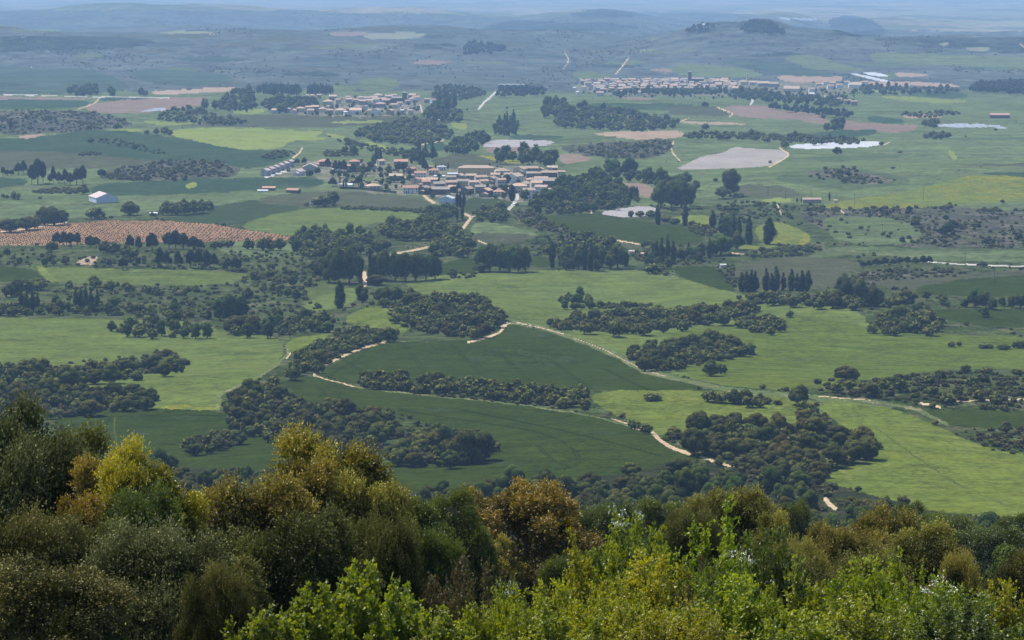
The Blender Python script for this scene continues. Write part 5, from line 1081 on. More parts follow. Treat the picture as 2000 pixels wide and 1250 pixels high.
def house(px, py, wpx, hm, yaw, roof, wall, dep=.7, hip=False, nw=0, vil='', label=None, name='house', pitch=.36, chim=True, cat='house', gap=0, far=False):
    x, y, z = locate(px, py); s = y / F; L = wpx * s; D = L * dep
    a = math.radians(yaw); c = abs(math.cos(a)); sn = abs(math.sin(a))
    k = L / (L * c + D * sn); L *= k; D *= k
    y += D * .45 * c
    o = link(name, None, None, (x, y, z - .3), a)
    h = hm; r = D / 2 * pitch * 2 * .5 * 1.0; r = D * .5 * pitch * 1.25
    e = .45
    hx, hy = L / 2, D / 2
    if hip:
        v, q = boxq(-hx, hx, -hy, hy, -1.5, h); link('wall', mesh_np('wall', v, q, mats=(WALL[wall],)), o)
        g = max(hx - hy, .15)
        v = np.array([(-hx-e,-hy-e,h-.1),(hx+e,-hy-e,h-.1),(hx+e,hy+e,h-.1),(-hx-e,hy+e,h-.1),(-g,0,h+r),(g,0,h+r),(-hx-e,-hy-e,h-.35),(hx+e,-hy-e,h-.35),(hx+e,hy+e,h-.35),(-hx-e,hy+e,h-.35)], float)
        q = [(0,1,5,4),(2,3,4,5),(0,6,7,1),(1,7,8,2),(2,8,9,3),(3,9,6,0),(6,9,8,7)]; t = [(1,2,5),(3,0,4)]
        rf = link('roof', mesh_np('roof', v, q, t, mats=(ROOF[roof],)), o)
    else:
        v = np.array([(-hx,-hy,-1.5),(hx,-hy,-1.5),(hx,hy,-1.5),(-hx,hy,-1.5),(-hx,-hy,h),(hx,-hy,h),(hx,hy,h),(-hx,hy,h),(-hx,0,h+r),(hx,0,h+r)], float)
        q = [(0,1,5,4),(2,3,7,6),(1,2,6,5),(3,0,4,7),(0,3,2,1)]; t = [(5,6,9),(7,4,8)]
        link('wall', mesh_np('wall', v, q, t, mats=(WALL[wall],)), o)
        ez = e * r / hy; th = .22
        v = []; 
        for xx in (-hx - e * .7, hx + e * .7):
            v += [(xx, -hy - e, h - ez + .03), (xx, 0, h + r + .03), (xx, hy + e, h - ez + .03), (xx, hy + e, h - ez + .03 + th), (xx, 0, h + r + .03 + th), (xx, -hy - e, h - ez + .03 + th)]
        q = [(0,6,7,1),(1,7,8,2),(2,8,9,3),(3,9,10,4),(4,10,11,5),(5,11,6,0),(0,1,4,5),(1,2,3,4),(6,11,10,7),(7,10,9,8)]
        rf = link('roof', mesh_np('roof', v, q, mats=(ROOF[roof],)), o)
    if not far and name == 'house' and hm > 4 and wpx > 17 and random.random() < .55:
        sx = random.choice([-1, 1]); al, ad, ah = L * random.uniform(.25, .45), D * random.uniform(.55, .8), h * random.uniform(.5, .75); y0 = -hy + ad / 2 - random.uniform(0, 1.5); x0 = sx * (hx + al / 2 - .05)
        av, aq = boxq(x0 - al / 2, x0 + al / 2, y0 - ad / 2, y0 + ad / 2, -1.5, ah); an = link('annex', mesh_np('annex', av, aq, mats=(WALL[random.choice([wall, 'stone', 'cream'])],)), o)
        x1, x2 = x0 - al / 2 - .3, x0 + al / 2 + .3; y1, y2 = y0 - ad / 2 - .4, y0 + ad / 2 + .4; rr_ = ad * .22
        v = np.array([(x1,y1,ah-.1),(x2,y1,ah-.1),(x2,y2,ah-.1),(x1,y2,ah-.1),(x1,y0,ah+rr_),(x2,y0,ah+rr_)], float)
        link('roof', mesh_np('roof', v, [(0,1,5,4),(2,3,4,5),(0,3,2,1)], [(1,2,5),(3,0,4)], mats=(ROOF[random.choice([roof, roof, 'tan', 'grey'])],)), an)
    if chim and not far:
        v, q = boxq(-.35, .35, -.3, .3, -.6, 1.3); link('chimney', mesh_np('chimney', v, q, mats=(WALL[wall],)), rf, (hx * .5, hy * .3, h + r * .7))
    if nw:
        st = 1 if hm < 4 else 2 if hm < 7.5 else 3
        for f in range(st):
            zz = 1.5 + f * (h - .6) / st + .2
            for j in range(nw):
                xx = -hx + (j + .5) * L / nw
                ww = link('window', winmesh(.95, 1.25), o, (xx, -hy, zz))
            nd = max(1, int(nw * D / L))
            sd = 1 if yaw % 180 <= 90 else -1
            if 15 < abs(yaw) < 100:
                for j in range(nd):
                    link('window', winmesh(.95, 1.25), o, (sx_(yaw) * hx, -hy + (j + .5) * D / nd, zz), math.pi / 2)
        v, q = boxq(-.55, .55, -.1, .1, 0, 2.2); link('door', mesh_np('door', v, q, mats=(WALL['dark'],)), o, (-hx + L / nw if nw > 1 else hx * .5, -hy, .3))
    HL.append([o, px, py, wpx, roof, wall, vil, label, name, cat, hm])
    return o
def sx_(yaw): return -1 if yaw > 0 else 1
NV_ = 'the nearest village'
U = lambda X_, Y_: (780 + X_ * .175, 290 + Y_ * .175)
H_ = house
# Left suburb of the nearest village (yaw turns the ridge; 0 = ridge across the view)
for k in range(6):
    H_(519 + k * 9.5, 344 - k * 3.6, 19 - k * .6, 6.2, 62, 'tile', 'grey', .95, nw=2, vil=NV_, label=['nearest', 'second', 'third', 'fourth', 'fifth', 'farthest'][k] + ' house of the receding grey terrace left of the village', name='terraced_house', chim=False, cat='house')
H_(583, 343, 26, 4.6, 60, 'tile', 'white', .9, nw=2, vil=NV_, label='low white house with a bright side, right of the grey terrace')
H_(606, 337, 27, 6.4, 90, 'tile', 'grey', 1.2, nw=0, vil=NV_, label='tall pale gabled house between the terrace and the red-roofed villa')
H_(634, 325, 27, 5.6, 10, 'red', 'brick', .8, hip=True, nw=3, vil=NV_, label='brick villa with red hipped roof, beside the dark conifers')
H_(658, 336, 20, 3.0, 20, 'white', 'white', .7, hip=True, vil=NV_, label='small all-white house in front of the conifers', chim=False)
H_(692, 324, 20, 5, 0, 'red', 'brick', .8, hip=True, nw=3, vil=NV_, label='red-roofed house at the back behind the garden trees'); H_(680, 332, 14, 4.5, 0, 'red', 'brick', .8, vil=NV_, nw=2, label='small red-roofed brick house right of the conifers')
H_(743, 322, 18, 4.5, 35, 'orange', 'cream', .8, nw=2, vil=NV_, label='orange-roofed house at the back of the gardens'); H_(730, 330, 12, 3.5, 0, 'orange', 'cream', .8, vil=NV_, label='low orange-roofed house half hidden by garden trees')
H_(783, 325, 27, 5.4, 0, 'red', 'brick', .6, nw=4, vil=NV_, label='long red-roofed brick house at the back of the village'); H_(803, 339, 20, 5.2, 60, 'red', 'brick', .9, nw=2, vil=NV_, label='red-roofed brick house with a gable, behind the white house')
H_(773, 352, 26, 4.6, 0, 'pale', 'brick', .6, nw=3, vil=NV_, label='long pale-roofed house behind two dark garden trees'); H_(821, 348, 23, 5.4, 0, 'red', 'white', .6, nw=4, vil=NV_, label='white house with red roof in the upper gardens')
H_(847, 342, 20, 5.2, 0, 'red', 'cream', .7, hip=True, nw=3, vil=NV_, label='cream house with red hipped roof left of the long hall'); H_(813, 358, 20, 4.2, 75, 'red', 'cream', .9, nw=2, vil=NV_, label='red gabled house in the middle of the left gardens')
H_(802, 378, 31, 5.6, 0, 'red', 'white', .55, nw=4, vil=NV_, label='broad white house with red roof by the front field'); H_(729, 369, 32, 3.2, 20, 'orange', 'grey', .7, hip=True, nw=2, vil=NV_, label='low orange-roofed bungalow behind the dark hedge')
H_(683, 367, 10, 3.4, 0, 'white', 'white', .8, vil=NV_, label='tiny white hut behind the cypress row', chim=False, name='hut', cat='hut'); H_(668, 366, 9, 3.2, 0, 'metal', 'white', .8, vil=NV_, label='tiny white cabin at the left end of the hedge', chim=False, name='hut', cat='hut')
H_(525, 372, 25, 2.6, 0, 'red', 'dark', .5, vil=NV_, label='low red-roofed farm shed in the field, left of the pair', chim=False, name='farm_shed', cat='shed'); H_(573, 377, 29, 3.0, -25, 'red', 'dark', .5, vil=NV_, label='low red-roofed farm shed in the field, right of the pair', chim=False, name='farm_shed', cat='shed')
H_(513, 375, 20, 1.6, 0, 'white', 'white', .3, vil=NV_, label='long white low cover in front of the farm sheds', chim=False, name='greenhouse', cat='greenhouse')
H_(839, 333, 11, 4.4, 0, 'red', 'brick', .7, vil=NV_, label='small red-roofed house left of the cypress clump behind', nw=2); H_(863, 333, 19, 4.2, 10, 'metal', 'white', .6, hip=True, nw=2, vil=NV_, label='white house with pale roof below the rear cypresses')
H_(884, 342, 20, 1.8, 0, 'white', 'white', .25, vil=NV_, label='long white cover left of the big hall', chim=False, name='greenhouse', cat='greenhouse'); H_(860, 346, 24, 1.4, 0, 'white', 'white', .2, vil=NV_, label='long white cover below the cream red-roofed house', chim=False, name='greenhouse', cat='greenhouse')
# old centre
H_(930, 345, 70, 9.0, -3, 'tan', 'yellow', .34, nw=0, vil=NV_, label='large long hall with yellowish wall and tan roof', name='hall', cat='hall', chim=False, hip=True, pitch=.30)
H_(981, 343, 32, 5.0, 10, 'tan', 'cream', .75, nw=4, vil=NV_, hip=True, label='cream house right beside the large hall'); H_(1016, 341, 27, 6.0, 72, 'pale', 'cream', .9, nw=2, vil=NV_, label='pale gabled house at the back right of the hall')
H_(1038, 338, 27, 5.2, 0, 'tan', 'stone', .6, nw=4, vil=NV_); H_(1056, 339, 13, 5, 80, 'pale', 'stone', .9, vil=NV_); H_(1079, 335, 20, 4.6, 0, 'pale', 'cream', .6, nw=3, vil=NV_); H_(1097, 342, 14, 3.6, 0, 'tan', 'stone', .7, vil=NV_)
H_(1073, 351, 31, 7.2, 0, 'tan', 'dark', .5, vil=NV_, label='dark stone church body at the right of the village', name='church', cat='church'); H_(1084, 350, 9, 11.5, 0, 'tan', 'dark', 1.0, vil=NV_, hip=True, label='short dark square church tower at the right of the village', name='church_tower', cat='tower', chim=False)
H_(1063, 368, 46, 7.4, 0, 'grey', 'dark', .5, vil=NV_, label='big dark stone building with grey roof below the church'); H_(1057, 362, 26, 6.6, 0, 'orange', 'stone', .6, vil=NV_); H_(1047, 371, 25, 7.0, 12, 'orange', 'cream', .7, nw=3, vil=NV_, label='cream house with light orange roof behind the white house')
H_(1033, 389, 25, 8.4, 8, 'pink', 'white', .7, nw=3, vil=NV_, label='tall white three-storey house at the lower right of the village'); H_(1058, 378, 28, 6.4, -18, 'pink', 'white', .6, nw=4, vil=NV_, label='white wing right behind the three-storey white house')
H_(1014, 377, 30, 7.0, 0, 'orange', 'cream', .75, hip=True, nw=3, vil=NV_, label='cream two-storey house with hipped orange roof by the street'); H_(1037, 362, 19, 6, 10, 'orange', 'cream', .8, hip=True, nw=2, vil=NV_); H_(1006, 357, 34, 6.8, 60, 'pale', 'white', .8, nw=3, vil=NV_, label='white-walled house with bright pale roof in the village middle')
H_(978, 366, 22, 7.4, 25, 'tan', 'grey', .7, nw=4, vil=NV_, label='grey house with many windows above the green trees'); H_(960, 359, 24, 5.6, 65, 'tan', 'stone', .9, nw=2, vil=NV_); H_(945, 366, 19, 6.2, 15, 'tan', 'cream', .8, nw=3, vil=NV_); H_(925, 368, 22, 6.2, 10, 'pink', 'cream', .7, nw=3, vil=NV_, label='cream house with light pink roof in the village middle')
H_(905, 366, 28, 6.2, -12, 'grey', 'cream', .6, nw=4, vil=NV_); H_(880, 368, 27, 6, 18, 'tan', 'stone', .7, nw=2, vil=NV_); H_(856, 370, 28, 5.6, 24, 'grey', 'stone', .7, nw=2, vil=NV_); H_(831, 365, 21, 5.2, 20, 'red', 'stone', .8, vil=NV_, nw=2, label='stone house with patchy red roof at the left of the old centre'); H_(838, 357, 34, 3.4, 0, 'orange', 'stone', .4, vil=NV_, label='low wide orange-roofed stone barn left of the old centre')
H_(898, 353, 20, 5.4, 65, 'pale', 'stone', .9, vil=NV_, nw=2); H_(880, 356, 22, 5.2, 10, 'grey', 'stone', .7, vil=NV_, nw=2); H_(921, 353, 24, 5.2, -15, 'tan', 'stone', .7, vil=NV_, nw=2); H_(939, 355, 26, 4.8, 12, 'tan', 'cream', .6, vil=NV_, nw=3)
H_(829, 379, 24, 6.2, 60, 'grey', 'dark', .8, vil=NV_, label='dark stone barn house at the left end of the old centre'); H_(860, 380, 38, 5.2, -4, 'grey', 'dark', .5, vil=NV_, label='long dark stone barn above the grey metal barn'); H_(884, 376, 21, 5.4, -30, 'tan', 'dark', .8, vil=NV_); H_(913, 380, 26, 5.6, 55, 'tan', 'dark', .8, vil=NV_, label='dark walled house with a bright slanting eave')
H_(938, 377, 22, 6, 5, 'grey', 'stone', .7, nw=4, vil=NV_); H_(949, 384, 27, 6.0, 62, 'orange', 'dark', 1.0, vil=NV_, label='dark gabled barn whose orange roof slopes to the left'); H_(974, 384, 21, 5.0, 0, 'red', 'cream', .7, hip=True, nw=3, vil=NV_, label='red-roofed cream house at the front edge by the field'); H_(1038, 348, 20, 5, 0, 'grey', 'stone', .7, vil=NV_, nw=2); H_(992, 350, 20, 5, 15, 'tan', 'stone', .7, vil=NV_, nw=2); H_(968, 350, 20, 4.8, -10, 'tan', 'cream', .7, vil=NV_, nw=2); H_(1053, 349, 18, 5.6, 0, 'tan', 'stone', .6, vil=NV_)
H_(873, 397, 32, 4.8, 78, 'metal', 'blue', 1.1, vil=NV_, label='grey metal barn with pale gable below the village', name='barn', cat='barn', chim=False, pitch=.28)
# other single buildings
H_(201, 394, 62, 4.6, 113, 'tile', 'blue', .78, vil='', label='large barn with pinkish white roof alone in the left meadow', name='barn', cat='barn', chim=False, pitch=.30)
H_(1586, 397, 36, 3.6, 0, 'pink', 'stone', .35, vil='', label='long farmhouse with pinkish roof beside the lone tall cypress', name='farmhouse'); H_(1632, 396, 7, 2.4, 0, 'orange', 'cream', .8, vil='', label='tiny hut right of the lone tall cypress', name='hut', cat='hut', chim=False, far=True)
H_(1953, 231, 38, 5, 0, 'red', 'dark', .35, vil='', label='long red-roofed farm building far off at the right', name='barn', cat='barn', chim=False, far=True)
H_(1379, 55, 14, 9, 0, 'metal', 'white', .6, vil='', label='small white chapel on the hill crest', name='chapel', cat='chapel', chim=False, far=True)
H_(1233, 497, 12, 2.6, 15, 'tile', 'cream', .7, vil='', label='small pale garden hut by the vegetable plots', name='hut', cat='hut', chim=False); H_(1258, 500, 12, 2.0, 0, 'orange', 'cream', .6, vil='', label='low orange garden shed beside a white van', name='hut', cat='hut', chim=False)
H_(300, 421, 14, 2.2, 0, 'white', 'white', .5, vil='', label='low white hut at the left end of the round oaks', name='hut', cat='hut', chim=False); H_(612, 401, 9, 2.2, 0, 'white', 'white', .7, vil='', label='tiny white hut left of two round oaks', name='hut', cat='hut', chim=False); H_(1412, 523, 14, 2.2, 20, 'metal', 'grey', .6, vil='', label='small grey hut by the dark stream trees', name='hut', cat='hut', chim=False)
# sheds with white roof bays beyond the valley
for k in range(4):
    H_(979 + k * 13, 178, 12.5, 11, 88, 'white', 'dark', 1.6, vil='', label=['leftmost', 'second from left', 'second from right', 'rightmost'][k] + ' bay of the dark distant factory with white roofs', name='factory_hall', cat='factory', chim=False, far=True, pitch=.25)
# middle village
MV = 'the middle village'
V6 = lambda X_, Y_: (500 + X_ * .18, 150 + Y_ * .18)
for X_, Y_, w, rf in [(210,392,90,'pale'),(290,384,80,'pale'),(350,378,60,'orange'),(405,394,80,'orange'),(480,372,90,'orange'),(560,360,90,'orange'),(640,355,80,'orange'),(590,396,80,'pink'),(720,378,80,'orange'),(770,350,60,'orange'),(800,396,70,'pink'),(915,395,115,'orange'),(1080,396,130,'orange'),(975,412,60,'white'),(1225,396,60,'pale'),(1310,396,90,'tan'),(1455,398,80,'orange'),(1665,398,80,'orange'),(1610,352,90,'grey'),(1630,378,60,'grey'),
    (780,296,110,'orange'),(880,276,70,'orange'),(830,240,90,'pale'),(555,228,50,'orange'),(610,228,50,'orange'),(680,224,60,'orange'),(1010,272,70,'pale'),(1080,278,80,'pale'),(1160,292,90,'pink'),(1230,286,80,'pale'),(1350,322,110,'pink'),(1410,282,90,'pink'),(1500,332,80,'pink'),(1560,310,60,'tan'),(1320,226,100,'pink'),(1380,262,80,'tan'),(1440,238,80,'pink'),(1480,275,90,'tan'),(1700,224,90,'pink'),(1735,248,80,'tan'),(1690,262,80,'pink'),(1640,290,70,'tan'),(1860,272,70,'grey'),(1920,276,70,'pink'),(1280,252,80,'pink'),(1130,250,80,'tan'),(1200,256,70,'pink'),(1000,246,60,'tan'),(1500,226,70,'pink'),(1580,396,50,'white'),(1120,356,70,'grey'),(1180,350,60,'grey'),(1300,272,80,'tan'),(1250,310,70,'grey')]:
    x_, y_ = V6(X_, Y_); H_(x_, y_ + 2, w * .18, 6.0, random.choice([0, 0, 8, -10, 30, 70]), rf, random.choice(['cream', 'cream', 'white', 'stone']), .8, vil=MV, far=True, hip=random.random() < .3)
H_(790, 201, 9, 17, 0, 'grey', 'dark', 1.0, hip=True, vil='', label='dark square church tower in the middle village', name='church_tower', cat='tower', chim=False, far=True); H_(775, 202, 20, 9, 0, 'grey', 'dark', .5, vil='', label='dark church nave left of the middle village tower', name='church', cat='church', far=True)
# far town
FT = 'the far town'
rr = random.Random(5)
for row in range(6):
    x_ = 1132 + row * 8
    while x_ < 1432 + row * 4:
        yb = 161 + row * 3.6 + abs(x_ - 1290) * .010 + rr.uniform(-1, 1)
        w = rr.uniform(8, 15)
        if rr.random() < .86 and not (1338 < x_ < 1380 and row == 0): H_(x_, yb, w, 7.5, rr.choice([0, 0, 0, 10, 75]), rr.choice(['pink', 'pink', 'tan', 'orange', 'pale', 'grey']), rr.choice(['cream', 'stone', 'white', 'cream']), .7, vil=FT, far=True)
        x_ += w * 1.25 + (rr.uniform(0, 6) if row > 3 else 0)
for (px_, py_, w, rf, wl) in [(1452,166,16,'orange','cream'),(1472,167,16,'orange','cream'),(1490,169,26,'pale','stone'),(1512,170,22,'tan','stone'),(1548,180,36,'pink','cream'),(1585,180,12,'pink','white'),(1600,170,12,'orange','cream'),(1612,166,10,'red','white'),(1622,174,14,'red','white'),(1640,172,12,'pink','white'),(1655,166,12,'pink','white'),(1670,172,24,'pale','white'),(1690,166,12,'tan','white'),(1585,190,12,'white','white'),(1616,196,14,'pale','white'),(1640,200,12,'grey','white'),(1655,204,12,'grey','stone'),(1668,206,12,'tan','stone'),(1626,168,10,'orange','cream'),(1602,177,10,'pink','cream'),(1128,186,6,'white','white'),(1122,178,6,'white','white'),(1140,176,10,'pale','white'),(1172,188,14,'pink','cream'),(1178,181,14,'pink','stone'),(1225,178,16,'tan','white'),(1212,185,14,'pink','stone'),(1247,186,10,'pale','white'),(1432,170,14,'tan','cream'),(1420,166,14,'pink','cream')]:
    H_(px_, py_, w, 6.5, rr.choice([0, 10, -15]), rf, wl, .7, vil=FT, far=True)
H_(1347.5, 166, 6.5, 26, 0, 'grey', 'dark', 1.0, hip=True, vil='', label='tall dark square church tower in the far town', name='church_tower', cat='tower', chim=False, far=True); H_(1363, 166, 24, 12, 0, 'grey', 'dark', .5, vil='', label='dark church nave right of the tall far town tower', name='church', cat='church', far=True)
H_(1460, 164, 3.2, 21, 0, 'pale', 'cream', 1.0, hip=True, vil='', label='slim pale church tower at the right of the far town', name='church_tower', cat='tower', chim=False, far=True)
# labels of the houses that carry no phrase of their own: by roof, walls and place in their row
vg = {}
for h in HL:
    if h[7] is None: vg.setdefault((h[6], h[4], h[5]), []).append(h)
for (vil, rf, wl), L in vg.items():
    ph = ordinals(L, None)
    for h in L: tag(h[0], RW[rf] + ' ' + WW[wl] + (', ' + ph[id(h)] + ' of its like' if ph[id(h)] else '') + ' in ' + vil, 'house', 'houses of ' + vil)
for h in HL:
    if h[7]: tag(h[0], h[7], h[9], ('houses of ' + h[6]) if h[6] else None)
# garden hedges and walls of the nearest village
def strip(name, pts, w, h, mat, label, cat):
    parts = []
    for (a, b) in zip(pts[:-1], pts[1:]):
        A = np.array(locate(*a)); B = np.array(locate(*b)); n = max(2, int(np.linalg.norm(B - A) / 4)); 
        for k in range(n):
            p = A + (B - A) * (k + .5) / n; l = np.linalg.norm(B - A) / n * .5
            v, q = boxq(-l, l, -w / 2, w / 2, -.6, h * (1 + .12 * math.sin(k * 7.3))); an = math.atan2(B[1] - A[1], B[0] - A[0]); c, s = math.cos(an), math.sin(an)
            v = np.stack([v[:, 0] * c - v[:, 1] * s + p[0], v[:, 0] * s + v[:, 1] * c + p[1], v[:, 2] + ground(p[0], p[1])], 1); parts.append((v, q))
    v, q = join(parts); return tag(link(name, mesh_np(name, v, q, mats=(mat,))), label, cat)
HEDGE = plain_mat('clipped_hedge', (.028, .042, .02), .9, .1, .05, 2.0)
strip('hedge', [(664, 369), (700, 370), (740, 374), (773, 378)], 1.4, 2.2, HEDGE, 'long dark clipped hedge along the village fields', 'hedge'); strip('hedge', [(648, 338), (668, 338), (688, 337)], 1.2, 1.8, HEDGE, 'short dark hedge in front of the small all-white house', 'hedge')
strip('stone_wall', [(1072, 376), (1095, 379), (1112, 380)], .6, 3.0, WALL['dark'], 'dark retaining wall right of the white houses', 'wall')
# ------------------------------------------------------------------ power poles
POLE = plain_mat('weathered_wood', (.13, .115, .10), .9, .1, .05); INS = plain_mat('insulator', (.3, .3, .3), .4, .4)
for px, b, t, lb in [(1669, 404, 378, 'power pole in the yellow field right of the lone cypress'), (1803, 393, 367, 'power pole on the yellow mustard hill'), (1723, 463, 437, 'power pole on the scrub slope at right'), (1885, 518, 493, 'power pole beside the pale lane at right'), (1942, 560, 524, 'power pole in the dark wheat at the right edge'), (1584, 389, 375, 'power pole behind the long farmhouse'), (1634, 394, 378, 'power pole right of the tiny hut by the cypress'), (1534, 390, 372, 'power pole left of the long farmhouse'), (1500, 384, 364, 'power pole in the olive fallow left of the farmhouse')]:
    x, y, z = locate(px, b); h = (b - t) / F * y
    o = link('power_pole', None, None, (x, y, z), .5)
    v, q = tube([(0, 0, -.8), (0, 0, h * .5), (0, 0, h)], [.2, .17, .13], 8); link('pole', mesh_np('pole', v, q, smooth=True, mats=(POLE,)), o)
    v, q = boxq(-1.5, 1.5, .14, .32, h - .75, h - .5); link('crossarm', mesh_np('crossarm', v, q, mats=(POLE,)), o)
    for xx in (-1.35, 0, 1.35):
        v, q = tube([(0, 0, 0), (0, 0, .12), (0, 0, .35)], [.07, .12, .06], 8); link('insulator', mesh_np('insulator', v, q, mats=(INS,)), o, (xx, .23 if xx else 0.0, h - .5 if xx else h))
    tag(o, lb, 'power pole', 'power poles on the right slopes')
# ------------------------------------------------------------------ cars
import bmesh
PAINT = {k: plain_mat('car_paint_' + k, c, .3, .5) for k, c in {'white': (.72, .72, .72), 'dark': (.05, .055, .07), 'silver': (.42, .43, .45), 'red': (.35, .04, .035)}.items()}
TYRE = plain_mat('tyre', (.02, .02, .02), .9, .1); RIM = plain_mat('rim', (.4, .4, .42), .4, .5); LAMP = plain_mat('headlight', (.7, .7, .68), .2, .5)
def loft(prof, ws):
    """side profile (x, z) closed, extruded with a half width per point"""
    n = len(prof); v = []
    for s in (-1, 1):
        for (x, z), w in zip(prof, ws): v.append((x, s * w, z))
    bm = bmesh.new(); vs = [bm.verts.new(p) for p in v]
    for k in range(n): bm.faces.new((vs[k], vs[(k + 1) % n], vs[n + (k + 1) % n], vs[n + k]))
    bm.faces.new(vs[:n][::-1]); bm.faces.new(vs[n:]); bmesh.ops.triangulate(bm, faces=[f for f in bm.faces if len(f.verts) > 4]); bmesh.ops.recalc_face_normals(bm, faces=bm.faces)
    bmesh.ops.bevel(bm, geom=list(bm.edges), offset=.05, segments=2, affect='EDGES', clamp_overlap=True)
    return bm
def bm_me(name, bm, m):
    me = bpy.data.meshes.new(name); bm.to_mesh(me); bm.free(); me.materials.append(m); return me
def car(px, py, rz, col, label, van=False):
    x, y, z = locate(px, py); o = link('parked_car' if not van else 'van', None, None, (x, y, z + .02), rz)
    hi = 1.95 if van else 1.42
    body = [(-2.05,.35),(2.05,.35),(2.1,.6),(2.0,.78),(1.0,.92),(-1.7,.95),(-2.05,.85)]
    link('body', bm_me('body', loft(body, [.84,.84,.84,.82,.86,.86,.82]), PAINT[col]), o)
    cab = [(1.05,.90),(.45,hi-.03),(-1.25 if not van else -1.9,hi),(-1.9 if not van else -2.0,.93)]
    link('cabin', bm_me('cabin', loft(cab, [.80,.66,.66,.78]), PAINT[col]), o)
    gl = [(.98,.96),(.47,hi-.14),(-1.2,hi-.12),(-1.66,.98)]
    link('window', bm_me('window', loft(gl, [.83,.70,.70,.81]), DARKWIN), o)
    for sx in (-1.25, 1.3):
        for sy in (-.8, .8):
            bm = bmesh.new(); bmesh.ops.create_cone(bm, cap_ends=True, segments=18, radius1=.32, radius2=.32, depth=.2, matrix=Matrix.Rotation(math.pi / 2, 4, 'X'))
            w = link('wheel', bm_me('wheel', bm, TYRE), o, (sx, sy, .32))
            bm = bmesh.new(); bmesh.ops.create_cone(bm, cap_ends=True, segments=14, radius1=.19, radius2=.17, depth=.22, matrix=Matrix.Rotation(math.pi / 2, 4, 'X')); link('rim', bm_me('rim', bm, RIM), w)
    for sy in (-.6, .6):
        v, q = boxq(-.06, .06, -.16, .16, -.07, .07); link('headlight', mesh_np('headlight', v, q, mats=(LAMP,)), o, (2.06, sy, .66))
    tag(o, label, 'van' if van else 'car', 'cars in the nearest village')
car(1005, 400, 1.2, 'white', 'white car on the pale street leaving the village'); car(934, 384, .1, 'white', 'white car parked before the dark gabled barn'); car(813, 378.5, 0, 'white', 'white car parked right of the broad white house'); car(1046, 391, .3, 'white', 'white car parked under the three-storey white house', True); car(1271, 501, .1, 'white', 'white van by the vegetable plots', True); car(925, 383, .1, 'silver', 'silver car next to the dark gabled barn'); car(539, 343, .6, 'silver', 'silver car on the terrace forecourt'); car(883, 381, 0, 'white', 'white car above the grey metal barn')
# ------------------------------------------------------------------ walkers
SKIN = plain_mat('skin', (.5, .33, .25), .6, .3); HAIR = plain_mat('hair', (.04, .03, .025), .7, .3); CLOTH = {k: plain_mat('cloth_' + k, c, .9, .1) for k, c in {'dark': (.03, .03, .04), 'red': (.38, .06, .05), 'navy': (.03, .04, .09), 'grey': (.16, .17, .18), 'green': (.04, .07, .04), 'blue': (.12, .18, .3), 'white': (.6, .6, .58)}.items()}
def skin_body(name, vs, es, rad, mat, lvl=1):
    me = bpy.data.meshes.new(name); me.from_pydata(vs, es, []); me.update()
    o = bpy.data.objects.new(name, me); C.objects.link(o); md = o.modifiers.new('skin', 'SKIN'); md.use_smooth_shade = True
    for k, r in enumerate(rad): me.skin_vertices[0].data[k].radius = (r, r)
    me.skin_vertices[0].data[0].use_root = True
    s = o.modifiers.new('sub', 'SUBSURF'); s.levels = s.render_levels = lvl; me.materials.append(mat); return o
